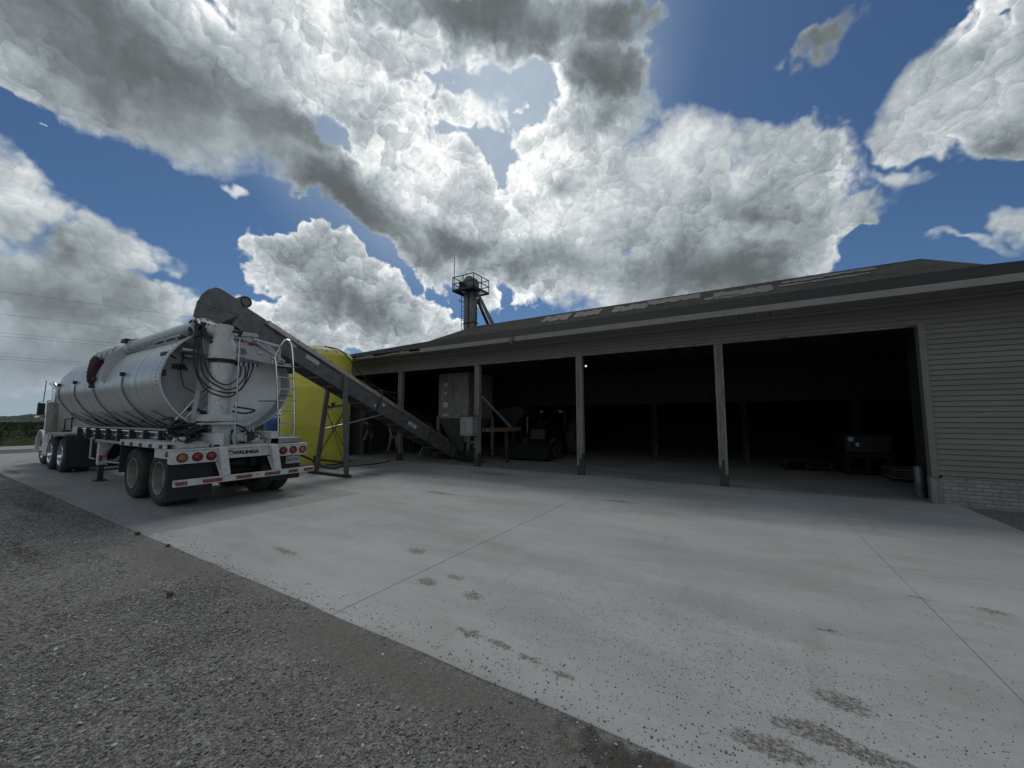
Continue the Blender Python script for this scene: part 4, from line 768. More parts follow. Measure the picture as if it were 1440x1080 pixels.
hoses('hydraulic_hose', [
 [(cx_-0.25, cy_-0.36, 3.38), (cx_-0.16, cy_-0.36, 3.0), (cx_-0.1, cy_-0.35, 2.5), (cx_+0.05, cy_-0.2, 2.22), (cx_+0.25, cy_+0.05, 2.12), (cx_+0.2, cy_+0.32, 2.25), (cx_+0.02, cy_+0.5, 2.75)],
 [(cx_-0.2, cy_-0.36, 3.38), (cx_-0.1, cy_-0.34, 2.9), (cx_+0.0, cy_-0.28, 2.45), (cx_+0.22, cy_-0.08, 2.22), (cx_+0.3, cy_+0.1, 2.2), (cx_+0.15, cy_+0.36, 2.45), (cx_+0.02, cy_+0.42, 2.75)],
 [(cx_-0.15, cy_-0.34, 3.35), (cx_-0.04, cy_-0.3, 2.8), (cx_+0.05, cy_-0.22, 2.5), (cx_+0.2, cy_-0.15, 2.34), (cx_+0.3, cy_+0.02, 2.28), (cx_+0.1, cy_+0.3, 2.5), (cx_+0.0, cy_+0.34, 2.75)],
 [(cx_-0.3, cy_-0.36, 3.36), (cx_-0.24, cy_-0.38, 2.95), (cx_-0.16, cy_-0.38, 2.6), (cx_-0.02, cy_-0.25, 2.2), (cx_+0.22, cy_-0.05, 2.05), (cx_+0.3, cy_+0.12, 2.08), (cx_+0.2, cy_+0.4, 2.4), (cx_+0.03, cy_+0.58, 2.74)]], 0.014)
MB().box((cx_-0.08, cy_+0.26, 2.72), (cx_+0.06, cy_+0.66, 2.80)).build('hose_manifold', BLACK, tr, bevel=0.008)
b = MB()
for i in range(4): b.box((cx_+0.061, cy_+0.3+i*0.09, 2.70), (cx_+0.075, cy_+0.34+i*0.09, 2.78))
build_parts(b, 'hose_coupling', ALU, tr)
MB().tube(cat_rom([(cx_+0.15, cy_+0.2, 1.85), (cx_+0.2, cy_+0.4, 1.82), (cx_+0.15, cy_+0.6, 1.78), (cx_+0.05, cy_+0.45, 1.72), (cx_+0.1, cy_+0.2, 1.76)], 6), 0.018, 8).build('hydraulic_hose', HOSE, tr)
# hand crank rod in front of the column
MB().tube([(cx_+0.34, cy_+0.16, 0.98), (cx_+0.33, cy_+0.17, 1.7), (cx_+0.22, cy_+0.2, 3.28)], 0.017, 8).build('crank_rod', ALU, tr)
MB().tube([(cx_+0.22, cy_+0.2, 3.28), (cx_+0.22, cy_+0.2, 3.36), (cx_+0.1, cy_+0.13, 3.40)], 0.035, 8).ball((cx_+0.22, cy_+0.2, 3.38), 0.055).build('crank_joint', BLACK, tr)
# diagonal conveying pipes and strut, lower left of the head
for i in range(4): 
    y0 = 3.02+i*0.13; MB().tube([(-9.40, y0-0.03, 1.5), (-9.46, y0+0.42, 2.15)], 0.027, 8).build('conveying_pipe', ALU, tr)
    MB().tube([(-9.39, y0-0.08, 1.43), (-9.41, y0+0.03, 1.58)], 0.036, 8).build('pipe_sleeve', BLACK, tr)
MB().beam((-9.35, 3.28, 1.42), (-9.45, 3.42, 2.55), 0.05, 0.07).build('strut', WHITE2, tr)
MB().tube([(-9.5, 3.2, 1.82), (-9.45, 3.4, 1.78), (-9.3, 3.6, 1.66)], 0.04, 8).build('pipe_clamp', BLACK, tr)
# heap of coiled hydraulic hoses
for i in range(26):
    c0 = Vector((-9.15+random.uniform(-0.5, 0.25), 3.08+random.uniform(-0.05, 0.3), 1.22+random.uniform(0, 0.16))); pts = []
    a0 = random.random()*6.28; rx = random.uniform(0.12, 0.34); ry = random.uniform(0.08, 0.16)
    for k in range(9): a = a0+k*0.62; pts.append(c0+Vector((rx*math.cos(a), ry*math.sin(a), 0.07*math.sin(a*1.3+i)+0.01*k)))
    MB().tube(cat_rom(pts, 3), random.choice((0.014, 0.018, 0.022)), 6).build('coiled_hose', HOSE, tr)
for p in ([(-9.3, 3.2, 1.35), (-9.4, 3.15, 1.5), (-9.5, 3.0, 1.62), (-9.7, 2.95, 1.6)], [(-9.2, 3.3, 1.3), (-9.3, 3.25, 1.5), (-9.45, 3.1, 1.55), (-9.6, 3.0, 1.45)], [(-9.2, 3.35, 1.35), (-9.0, 3.4, 1.5), (-8.95, 3.5, 1.45), (-9.0, 3.6, 1.2)]):
    MB().tube(cat_rom(p, 5), 0.03, 8).build('coiled_hose', HOSE, tr)
b = MB()
for i in range(9):
    p = Vector((-9.1+random.uniform(-0.15, 0.2), 2.98+random.uniform(0, 0.1), 1.17+random.uniform(0, 0.08))); b.box(p-Vector((0.04, 0.04, 0.025)), p+Vector((0.04, 0.04, 0.025)))
b.build('valve_block', WHITE, tr, bevel=0.006)
# discharge valve right of the column
b = MB().lathe([(0, 0), (0.15, 0), (0.15, 0.025), (0.09, 0.03), (0.09, 0.14), (0, 0.14)], (-8.85, 3.86, 1.24), (0.8, 0.6, 0), 20).lathe([(0, 0), (0.08, 0), (0.09, 0.2), (0.05, 0.26), (0, 0.26)], (-8.8, 4.0, 1.2), (0.4, 0.9, 0), 16)
b.box((-8.95, 3.75, 1.0), (-8.7, 4.15, 1.08)); b.build('discharge_valve', WHITE, tr)
b = MB().lathe([(0, 0), (0.05, 0), (0.05, 0.2), (0, 0.2)], (-8.72, 4.0, 1.18), (0.2, 1, 0.3), 10).lathe([(0, 0), (0.07, 0), (0.07, 0.04), (0, 0.04)], (-8.7, 4.05, 1.28), (1, 0.3, 0), 12).tube([(-8.8, 3.8, 1.5), (-8.75, 3.95, 1.42), (-8.72, 4.05, 1.3)], 0.02, 6); b.build('valve_motor', DKST, tr)
b = MB(); 
for i in range(3): b.tube([(-8.9, 4.05+i*0.07, 1.3), (-8.95, 4.08+i*0.07, 1.46)], 0.025, 8)
build_parts(b, 'valve_pipe', ALU, tr)
# unloading boom along the top
BS = Vector((-9.30, 3.37, 3.49)); BE = Vector((-14.2, 2.98, 3.17)); bd = (BE-BS).normalized()
def bp_(x, dz=0.0, dy=0.0): p = BS+bd*((x-BS.x)/bd.x); return Vector((p.x, p.y+dy, p.z+dz))
MB().tube([BS, bp_(-12.2)], 0.155, 24).build('unloading_boom', TANKM, tr)
MB().lathe([(0.12, 0), (0.19, 0), (0.19, 0.04), (0.12, 0.04)], bp_(-12.18), bd, 24).build('boom_flange', ALU, tr)
MB().tube([bp_(-12.2), bp_(-14.3)], 0.13, 20).build('boom_extension', WHITE2, tr)
for i in range(4):
    MB().lathe([(0.10, 0), (0.15, 0.0), (0.155, 0.06), (0.14, 0.1), (0.1, 0.1)], bp_(-13.1-i*0.33), bd, 16).build('boom_clamp', ALU, tr)
b = MB(); sp_ = cat_rom([(-14.2, 2.98, 3.14), (-14.0, 2.9, 2.98), (-13.75, 2.8, 2.78), (-13.6, 2.74, 2.58), (-13.5, 2.72, 2.42)], 4)
b.tube(sp_, [0.15, 0.17, 0.15, 0.18, 0.15, 0.165, 0.14, 0.15, 0.12, 0.135, 0.11, 0.12, 0.10, 0.10, 0.08, 0.06, 0.05], 16); b.build('spout_sock', MAROON, tr, smooth=60)
MB().tube([(-13.5, 2.71, 2.43), (-13.48, 2.70, 2.35)], 0.05, 8).build('sock_end', BLACK, tr)
pts = [(-12.6, YC-halfw(z)+0.01, z) for z in (2.42, 2.6, 2.8, 3.0, 3.1, 3.2)]
MB().prism(pts+[(-12.6, 3.3, 3.3), (-12.6, 2.95, 3.28), (-12.6, 2.72, 3.05), (-12.6, 2.66, 2.5)], (-0.03, 0, 0)).build('boom_cradle', WHITE2, tr, smooth=0)
MB().box((-13.6, 2.95, 3.0), (-12.63, 3.3, 3.04)).build('cradle_shelf', WHITE2, tr)
# top rail and walkway edge
MB().tube([(-9.6, 3.10, 3.28), (-13.0, 3.10, 3.26)], 0.02, 8).build('top_rail', CHROME, tr)
b = MB().tube([(-9.6, 3.04, 3.17), (-13.0, 3.04, 3.16)], 0.013, 8)
for i in range(6): b.beam((-9.75-i*0.6, 3.06, 3.12), (-9.75-i*0.6, 3.09, 3.28), 0.03, 0.02)
b.build('rail_support', ALU, tr)
MB().box((-13.0, 3.14, 3.2), (-9.6, 3.2, 3.27)).build('walkway', DKST, tr)
# side fittings: air lines in little boxes and valve rods
def shell_pt(x, z, out=0.015): return (x, YC-halfw(z)-out, z)
for X in (-11.35, -13.35, -15.05, -16.7):
    MB().box((X-0.04, 2.68, 2.51), (X+0.04, 2.75, 2.60)).build('vent_box', BLACK, tr, bevel=0.008)
    pts = [shell_pt(X, 2.5), shell_pt(X+0.02, 2.3), shell_pt(X+0.06, 2.1), shell_pt(X+0.1, 1.9), shell_pt(X+0.14, 1.7), shell_pt(X+0.16, 1.55), shell_pt(X+0.16, 1.42)]
    MB().tube(cat_rom(pts, 4), 0.009, 6).build('air_line', HOSE, tr)
for i in range(8):
    X = -9.9-i*0.86
    b = MB().tube([shell_pt(X-0.45, 1.77, 0.03), shell_pt(X-0.3, 1.74, 0.03), shell_pt(X, 1.56, 0.03)], 0.009, 6).tube([shell_pt(X, 1.56, 0.03), shell_pt(X, 1.42, 0.02)], 0.012, 6); b.ball(shell_pt(X, 1.56, 0.03), 0.032, 8, sq=(2.2, 1, 0.8))
    b.build('valve_handle', DKST, tr)
# frame
MB().box((-18.3, 3.35, 1.02), (-8.5, 3.5, 1.34)).box((-18.3, 4.36, 1.02), (-8.5, 4.51, 1.34)).box((-9.3, 3.5, 1.0), (-8.6, 4.36, 1.1)).build('frame_rail', WHITE, tr)
MB().box((-16.0, 3.08, 1.37), (-9.5, 3.5, 1.40)).build('side_shelf', ALU, tr)
MB().box((-14.0, 2.98, 1.03), (-9.6, 3.3, 1.09)).build('side_step', ALU, tr, bevel=0.004)
for k, z in enumerate((1.33, 1.22, 1.15)): MB().tube([(-15.9, 3.05+0.03*k, z), (-9.7, 3.05+0.03*k, z)], 0.022, 8).build('rack_pipe', CHROME, tr)
b = MB()
for i in range(8): X = -15.85+i*0.83; b.box((X-0.03, 2.995, 1.08), (X+0.03, 3.10, 1.37))
build_parts(b, 'rack_bracket', BLACK, tr, bevel=0.004)
b = MB()
for i in range(7): X = -15.5+i*0.83; b.box((X-0.2, 3.14, 1.10), (X+0.35, 3.3, 1.34))
build_parts(b, 'rack_panel', WHITE2, tr, bevel=0.004)
# fenders, flaps
for s_, ya, yb in ((-1, 2.72, 3.3), (1, 4.56, 5.14)):
    MB().box((-11.15, ya, 1.15), (-8.75, yb, 1.18)).box((-11.15, ya if s_ < 0 else yb-0.03, 1.07), (-8.75, ya+0.03 if s_ < 0 else yb, 1.15)).build('fender', WHITE, tr, bevel=0.005)
    MB().box((-11.16, ya+0.02, 0.5), (-11.13, yb, 1.14)).build('mud_flap', FLAP, tr)
    z0 = 0.17 if s_ < 0 else 0.3
    f = MB().box((-8.66, ya+0.02 if s_ < 0 else 4.42, z0), (-8.64, yb+0.12 if s_ < 0 else yb-0.06, 0.98)).build('mud_flap', FLAP, tr)
    MB().box((-8.645, ya+0.02 if s_ < 0 else 4.42, z0+0.01), (-8.632, yb+0.12 if s_ < 0 else yb-0.06, z0+0.03)).build('flap_weight', BLACK, tr)
b = MB()
for i in range(5): b.box((-11.0+i*0.5, 2.705, 1.08), (-10.88+i*0.5, 2.719, 1.14))
build_parts(b, 'fender_bolt', DKST, tr)
# rear light bar, bumper, sign
b = MB().box((-8.62, 2.72, 0.82), (-8.42, 3.42, 1.05)).box((-8.62, 4.42, 0.82), (-8.42, 5.1, 1.05)); b.box((-8.58, 3.42, 0.86), (-8.44, 4.42, 1.05)).box((-8.64, 2.72, 1.051), (-8.40, 5.1, 1.075)).box((-9.3, 2.74, 0.9), (-8.62, 2.8, 1.07)).box((-9.3, 5.02, 0.9), (-8.62, 5.08, 1.07))
b.build('rear_beam', WHITE, tr, bevel=0.008)
b = MB().box((-8.95, 2.8, 1.08), (-8.55, 3.3, 1.16)).box((-8.9, 3.32, 1.08), (-8.5, 3.45, 1.13)); b.box((-8.95, 4.35, 1.09), (-8.5, 5.0, 1.2)).box((-9.2, 4.1, 1.09), (-8.7, 4.34, 1.18)); build_parts(b, 'deck_box', ALU, tr, bevel=0.006)
def lamp(y, z, m, r_=0.062):
    MB().lathe([(r_+0.02, 0), (r_+0.02, 0.012), (r_, 0.014)], (-8.42, y, z), (1, 0, 0), 20).build('lamp_gasket', BLACK, tr)
    MB().lathe([(r_, 0.008), (r_*0.93, 0.03), (r_*0.6, 0.042), (0, 0.046)], (-8.42, y, z), (1, 0, 0), 20).build('tail_lamp', m, tr, smooth=60)
for y_, m_ in ((2.86, AMBER), (3.08, RED), (3.29, RED)): lamp(y_, 0.93, m_)
for y_, m_ in ((4.58, RED), (4.79, RED), (5.0, AMBER)): lamp(y_, 0.935, m_)
MB().lathe([(0, 0), (0.05, 0), (0.05, 0.03), (0, 0.04)], (-8.66, 2.735, 0.99), (0, -1, 0), 14).build('marker_lamp', RED, tr)
MB().box((-8.60, 4.44, 1.0), (-8.43, 4.53, 1.1)).build('marker_lamp', RED, tr, bevel=0.006)
text('maker_name', 'WALINGA', 0.088, (-8.437, 3.87, 0.955), (0, 1, 0), (0, 0, 1), INK, tr, 0.004, 0.005, 1.15)
MB().box((-8.4365, 3.53, 0.92), (-8.435, 3.64, 0.926)).build('name_rule', INK, tr)
MB().tube([(cx_+0.34, cy_+0.16, 0.98), (-8.42, 3.62, 1.0), (-8.41, 3.44, 0.96), (-8.41, 3.43, 0.75), (-8.45, 3.43, 0.6)], 0.011, 6).build('lamp_wire', HOSE, tr)
b = MB().box((-8.33, 2.72, 0.455), (-8.25, 5.18, 0.565)); b.build('bumper_bar', WHITE, tr, bevel=0.006)
for i, (a, c_) in enumerate(((2.74, 2.9), (3.12, 3.42), (3.65, 3.92), (4.15, 4.45), (4.62, 4.82), (4.95, 5.16))): MB().box((-8.2495, a, 0.475), (-8.247, c_, 0.54)).build('reflective_tape', REDT, tr)
text('bumper_text', '1-AG', 0.05, (-8.2475, 4.0, 0.515), (0, 1, 0), (0, 0, 1), LGREY, tr, 0.001, 0.0, 1.2)
for y_ in (3.48, 4.40): MB().beam((-8.40, y_-0.03, 1.06), (-8.27, y_, 0.56), 0.13, 0.09, up=(1, 0, 0)).beam((-8.48, y_-0.06, 0.84), (-8.30, y_-0.03, 0.56), 0.09, 0.03, up=(1, 0, 0)).build('bumper_strut', WHITE, tr, bevel=0.006)
MB().box((-8.60, 4.74, 0.63), (-8.585, 5.05, 0.79)).build('number_plate', mat('plate_face', (0.5, 0.52, 0.53), (0.4, 0.42, 0.43), scale=10, rough=0.5), tr, bevel=0.004)
text('plate_text', '856 7767', 0.075, (-8.583, 4.895, 0.71), (0, 1, 0), (0, 0, 1), INK, tr, 0.001, 0.001, 1.0)
MB().box((-8.6, 4.87, 0.79), (-8.58, 4.93, 0.83)).build('plate_bracket', WHITE2, tr)
# ladder
MB().tube(cat_rom([(-8.86, 4.70, 1.06), (-8.88, 4.67, 1.8), (-8.9, 4.58, 2.85), (-8.95, 4.55, 2.93), (-9.1, 4.55, 3.0)], 4), 0.022, 8).build('ladder_rail', CHROME, tr)
MB().tube(cat_rom([(-8.86, 5.05, 1.06), (-8.88, 5.03, 1.8), (-8.92, 4.98, 2.85), (-8.95, 4.93, 3.3), (-8.99, 4.88, 3.42), (-9.05, 4.8, 3.38), (-9.15, 4.68, 3.0), (-9.2, 4.64, 2.88)], 5), 0.022, 8).build('ladder_rail', CHROME, tr)
for i in range(7): z = 1.24+i*0.26; MB().tube([(-8.88, 4.70-0.018*i, z), (-8.88, 5.05-0.01*i, z)], 0.018, 8).build('ladder_rung', CHROME, tr)
MB().tube([(-8.9, 4.7, 2.0), (-9.3, 4.45, 2.0)], 0.016, 6).tube([(-8.88, 5.0, 2.12), (-9.25, 4.9, 2.15)], 0.016, 6).build('ladder_stay', DIAL, tr)
# upper right arm brackets under the conveyor
b = MB().beam((-9.25, 4.25, 3.36), (-9.1, 4.75, 3.26), 0.12, 0.05).beam((-9.2, 4.3, 3.3), (-9.25, 4.95, 2.95), 0.05, 0.05).tube([(-9.1, 4.76, 3.28), (-9.1, 4.76, 2.92)], 0.02, 6).box((-9.28, 4.35, 3.05), (-9.22, 4.5, 3.12)); b.build('arm_bracket', WHITE2, tr)
# running gear
for X in (-9.35, -10.72):
    make_wheel(X, 2.84, -1, DIAL, tr); make_wheel(X, 5.02, 1, DIAL, tr)
    MB().tube([(X, 3.2, 0.51), (X, 4.66, 0.51)], 0.075, 12).build('axle', DKST, tr)
b = MB().box((-11.1, 3.55, 0.62), (-8.95, 3.68, 1.0)).box((-11.1, 4.2, 0.62), (-8.95, 4.33, 1.0)).box((-10.3, 3.3, 0.75), (-9.8, 4.5, 0.95)).tube([(-9.2, 3.7, 0.7), (-9.2, 4.2, 0.7)], 0.12, 14); b.build('suspension', DKST, tr)
b = MB().box((-15.6, 3.2, 1.32), (-9.3, 4.6, 1.36)).box((-13, 3.6, 0.95), (-11.3, 4.3, 1.3)); b.build('underframe', DKST, tr)
for y_ in (3.12, 4.6):
    b = MB().box((-14.5, y_, 0.42), (-14.32, y_+0.16, 1.2)); b.build('landing_leg', WHITE, tr, bevel=0.006)
    b = MB().box((-14.56, y_-0.03, 0.0), (-14.26, y_+0.19, 0.03)).box((-14.46, y_+0.03, 0.03), (-14.36, y_+0.13, 0.42)); b.build('landing_foot', DKST, tr)
b = MB().tube([(-14.4, 3.2, 0.55), (-13.7, 3.25, 1.1)], 0.035, 8).tube([(-14.2, 3.4, 0.5), (-13.0, 3.6, 1.05)], 0.03, 8).tube([(-14.4, 3.2, 0.52), (-14.4, 4.7, 0.52)], 0.03, 8).tube([(-14.4, 3.2, 0.5), (-12.6, 3.35, 0.52)], 0.03, 8).tube([(-14.85, 3.08, 0.58), (-14.85, 3.08, 1.1), (-14.55, 3.1, 1.12)], 0.022, 8).tube([(-14.85, 3.08, 0.58), (-14.55, 3.1, 0.56)], 0.022, 8); b.build('leg_brace', ALU, tr)
MB().lathe([(0, 0), (0.075, 0), (0.075, 0.05), (0, 0.06)], (-13.95, 3.1, 0.62), (0, -1, 0), 14).build('brake_hub', RED, tr)
MB().box((-14.4, 3.04, 1.0), (-14.0, 3.06, 1.09)).build('side_reflector', mat('orange_reflector', (0.3, 0.06, 0.025), rough=0.5), tr)
MB().box((-13.6, 3.6, 0.6), (-12.3, 4.4, 0.95)).build('air_tank_box', DKST, tr)

# ------------------------------------------------------------------ tractor unit
tu = thing('truck_tractor', (-19.5, YC, 0), 'white long nosed truck tractor coupled to the front of the tank trailer', 'truck')
TY = 3.0
for X in (-17.62, -18.92):
    make_wheel(X, TY+0.03, -1, CHROME, tu); make_wheel(X, 4.95, 1, CHROME, tu)
    MB().tube([(X, 3.3, 0.51), (X, 4.6, 0.51)], 0.075, 10).build('axle', DKST, tu)
make_wheel(-21.35, 3.24, -1, CHROME, tu, dual=False, front=True); make_wheel(-21.35, 4.72, 1, CHROME, tu, dual=False, front=True)
MB().box((-22.0, 3.5, 0.7), (-16.7, 3.62, 0.95)).box((-22.0, 4.24, 0.7), (-16.7, 4.36, 0.95)).build('chassis', DKST, tu)
MB().box((-16.83, 2.97, 1.0), (-16.78, 3.66, 1.13)).build('flap_hanger', BLACK, tu)
MB().box((-16.8, 2.98, 0.2), (-16.77, 3.66, 1.0)).build('mud_flap', FLAP, tu); MB().box((-16.8, 4.36, 0.2), (-16.77, 5.0, 1.0)).build('mud_flap', FLAP, tu)
b = MB().prism([(-19.3, 2.95, 1.1), (-19.2, 2.95, 1.17), (-16.85, 2.95, 1.17), (-16.8, 2.95, 1.13), (-16.8, 2.95, 1.11), (-19.25, 2.95, 1.1)], (0, 0.72, 0)); b.build('rear_fender', ALU, tu)
MB().lathe([(0, 0), (0.5, 0), (0.5, 0.08), (0, 0.1)], (-18.2, YC, 1.0), (0, 0, 1), 24).build('fifth_wheel', DKST, tu)
# cab, tapered rounded box with rear wall
def rbox(b, x0, x1, y0, y1, z0, z1, tx=0.0, ty=0.0):
    return b.add([(x0, y0, z0), (x1, y0, z0), (x1, y1, z0), (x0, y1, z0), (x0+tx, y0+ty, z1), (x1, y0+ty, z1), (x1, y1-ty, z1), (x0+tx, y1-ty, z1)], [(0, 3, 2, 1), (4, 5, 6, 7), (0, 1, 5, 4), (1, 2, 6, 5), (2, 3, 7, 6), (3, 0, 4, 7)])
b = MB(); rbox(b, -20.45, -19.35, 3.12, 4.78, 0.75, 2.28, 0.25, 0.06); b.build('cab', CABW, tu, bevel=0.09)
MB().box((-20.25, 3.075, 1.62), (-19.75, 3.115, 2.08)).build('side_window', mat('dark_glass', (0.03, 0.04, 0.045), rough=0.08), tu, bevel=0.01)
MB().box((-19.36, 3.5, 1.6), (-19.34, 4.4, 2.0)).build('rear_window', MATS['dark_glass'], tu, bevel=0.01)
b = MB(); rbox(b, -22.1, -20.45, 3.35, 4.55, 0.85, 1.62, 0.1, 0.12); b.build('hood', CABW, tu, bevel=0.1)
for s_, ya, yb in ((-1, 3.14, 3.5), (1, 4.5, 4.86)):
    pts = [(-21.35+0.62*math.cos(a), ya, 0.56+0.66*math.sin(a)) for a in [math.pi*(1.08-k*0.09) for k in range(14)]]
    out_ = pts+[(-21.35+0.57*math.cos(a), ya, 0.56+0.61*math.sin(a)) for a in [math.pi*(1.08-k*0.09) for k in range(13, -1, -1)]]
    f_ = MB().prism(out_, (0, yb-ya, 0)); f_.prism([(-20.76, ya+0.02, 0.42), (-20.3, ya+0.02, 0.42), (-20.35, ya+0.02, 1.2), (-20.8, ya+0.02, 1.05)], (0, yb-ya-0.04, 0)); f_.build('front_fender', CABW, tu, bevel=0.02)
MB().box((-20.6, 3.13, 0.42), (-19.4, 3.3, 1.14)).build('side_skirt', CABW, tu, bevel=0.03); MB().box((-20.3, 3.08, 0.38), (-19.6, 3.13, 0.46)).build('step', CHROME, tu, bevel=0.01); MB().box((-20.5, 4.6, 0.4), (-19.9, 4.92, 0.74)).build('fuel_tank', ALU, tu, bevel=0.08)
MB().box((-22.3, 3.3, 0.45), (-22.1, 4.65, 0.72)).build('front_bumper', CHROME, tu, bevel=0.03)
for y_ in (3.05, 4.86):
    MB().lathe([(0, 1.12), (0.12, 1.12), (0.13, 1.16), (0.13, 2.1), (0.12, 2.13), (0.06, 2.14), (0, 2.14)], (-19.15, y_, 0), (0, 0, 1), 20).build('muffler_shield', DIAL, tu)
    MB().tube(cat_rom([(-19.15, y_, 2.1), (-19.15, y_, 2.45), (-19.18, y_, 2.6), (-19.3, y_-0.02, 2.72), (-19.42, y_-0.03, 2.75)], 4), 0.072, 14, cap=False).build('exhaust_stack', CHROME, tu)
    MB().tube([(-19.15, y_, 1.14), (-19.15, y_, 0.85), (-19.3, y_+0.1, 0.75)], 0.06, 10).build('exhaust_elbow', CHROME, tu)
    MB().tube([(-19.15, y_, 2.2), (-20.0, y_, 2.2), (-20.1, y_, 2.16), (-20.1, y_, 1.2)], 0.022, 8).build('grab_bar', CHROME, tu)
sgn = -1
b = MB().box((-20.25, 2.86, 1.72), (-20.15, 3.03, 2.13)); b.build('mirror', BLACK, tu, bevel=0.03)
MB().tube([(-20.1, 2.98, 2.18), (-20.2, 2.9, 2.17), (-20.2, 2.88, 2.13)], 0.016, 6).tube([(-20.1, 2.98, 1.72), (-20.2, 2.9, 1.7)], 0.016, 6).build('mirror_arm', CHROME, tu)
MB().ball((-20.17, 2.93, 1.65), 0.12, 14, sq=(0.5, 1, 0.7)).build('spot_mirror', CHROME, tu)
MB().tube([(-20.2, 2.98, 2.15), (-20.23, 3.0, 2.88)], 0.012, 5).build('antenna', BLACK, tu)
MB().tube([(-19.3, 3.35, 1.2), (-19.28, 3.35, 1.6), (-19.28, 3.6, 1.6)], 0.015, 6).tube([(-19.28, 3.5, 1.6), (-19.28, 3.5, 1.25)], 0.015, 6).build('deck_handle', BLACK, tu)
MB().ball((-19.25, 3.4, 1.15), 0.12, 12, sq=(1, 1.2, 0.7)).build('air_line_coil', HOSE, tu)

# ------------------------------------------------------------------ inclined conveyor
cv = thing('belt_conveyor', (-10.07, 6.9, 0), 'long grey inclined conveyor with a rounded hood reaching over the rear of the trailer', 'conveyor')
x0c, x1c = -10.38, -9.76
PB = Vector((0, 3.75, 3.87)); PE = Vector((0, 12.1, -0.06)); cd_ = (PE-PB).normalized(); cn_ = Vector((0, -cd_.z, cd_.y))
if cn_.z < 0: cn_ = -cn_
LC = (PE-PB).length
def cp(t, h, x): p = PB+cd_*t+cn_*h; return (x, p.y, p.z)
def slab(b, t0, t1, h0, h1, xa, xb, mi=0):
    return b.prism([cp(t0, h0, xa), cp(t1, h0, xa), cp(t1, h1, xa), cp(t0, h1, xa)], (xb-xa, 0, 0), mi)
T0, T1 = 0.35, LC-0.25
segs = [T0, 2.45, 4.75, 6.9, T1]
for i in range(4):
    for xa, xb in ((x0c, x0c+0.02), (x1c-0.02, x1c)):
        b = MB(); slab(b, segs[i]+0.004, segs[i+1]-0.004, 0.0, 0.44, xa, xb)
        s_ = 1 if xb == x1c else -1
        slab(b, segs[i]+0.004, segs[i+1]-0.004, 0.0, 0.03, (x1c if s_ > 0 else x0c-0.025), (x1c+0.025 if s_ > 0 else x0c))
        slab(b, segs[i]+0.004, segs[i+1]-0.004, 0.41, 0.44, (x1c if s_ > 0 else x0c-0.025), (x1c+0.025 if s_ > 0 else x0c))
        b.build('side_panel', CONVS, cv, smooth=0, bevel=0.003)
b = MB(); slab(b, T0, T1, 0.02, 0.035, x0c+0.02, x1c-0.02); b.build('bottom_pan', mat('conveyor_bottom', (0.075, 0.068, 0.055), (0.035, 0.033, 0.03), scale=6, rough=0.8, dirt=(0.02, 0.02, 0.02), dscale=3, dlo=0.45, dhi=0.6), cv, smooth=0)
b = MB()
for i in range(16): slab(b, T0+0.2+i*0.52, T0+0.25+i*0.52, -0.02, 0.019, x0c+0.03, x1c-0.03)
build_parts(b, 'cross_rib', CONVS, cv, smooth=0)
# covers
n = 9
for i in range(n):
    ta = 0.95+i*(T1-1.5)/n; tb = ta+(T1-1.5)/n-0.012
    b = MB(); b.prism([cp(ta, 0.441, x0c-0.02), cp(ta, 0.60, x0c+0.11), cp(ta, 0.60, x1c-0.11), cp(ta, 0.441, x1c+0.02)], tuple(cd_*(tb-ta)))
    b.build('cover_panel', CONVT if i > 1 else CONVS, cv, smooth=0)
b = MB()
for i in range(26):
    t = 1.0+i*0.27; b.ball(cp(t, 0.605, x1c-0.13), 0.016, 6); b.ball(cp(t, 0.605, x0c+0.13), 0.016, 6)
build_parts(b, 'cover_bolt', DKST, cv)
# hood at the head
prof = [(4.0, 3.82), (3.66, 3.60), (3.30, 3.60), (3.32, 3.85), (3.36, 4.05), (3.43, 4.24), (3.54, 4.38), (3.68, 4.47), (3.78, 4.46), (4.15, 4.29), (4.28, 4.02)]
b = MB(); nP = len(prof); b.add([(x1c+0.03, y, z) for y, z in prof]+[(x0c+0.1, y+max(0, 3.9-y)*0.30, z-max(0, z-4.0)*0.05) for y, z in prof], [tuple(range(nP))[::-1], tuple(range(nP, 2*nP))]+[(i, (i+1) % nP, nP+(i+1) % nP, nP+i) for i in range(nP)]); b.build('head_hood', GALV, cv, smooth=40, bevel=0.012)
b = MB()
for (a, c_) in (((3.38, 4.07), (4.12, 3.97)), ((3.38, 4.07), (3.34, 3.62))): b.beam((x1c+0.036, *a), (x1c+0.036, *c_), 0.012, 0.07, up=(1, 0, 0)) if False else b.beam((x1c+0.036, *a), (x1c+0.036, *c_), 0.05, 0.012, up=(1, 0, 0))
b.build('hood_seam', GALV, cv)
slab(MB(), 0, 0, 0, 0, 0, 0)
b = MB(); slab(b, 0.32, 0.85, -0.02, 0.50, x1c+0.002, x1c+0.045); slab(b, 0.32, 0.85, -0.02, 0.50, x0c-0.045, x0c-0.002); build_parts(b, 'head_plate', GALV, cv, bevel=0.004)
b = MB().lathe([(0, 0), (0.13, 0), (0.14, 0.02), (0.14, 0.32), (0.13, 0.35), (0, 0.35)], (x1c-0.12, 4.34, 4.34), (-1, 0, 0), 24); b.build('head_motor', GALV, cv)
b = MB().lathe([(0.1, 0), (0.12, 0), (0.12, 0.012), (0.1, 0.012)], (x1c-0.115, 4.34, 4.34), (1, 0, 0), 20); b.build('motor_guard', DKST, cv)
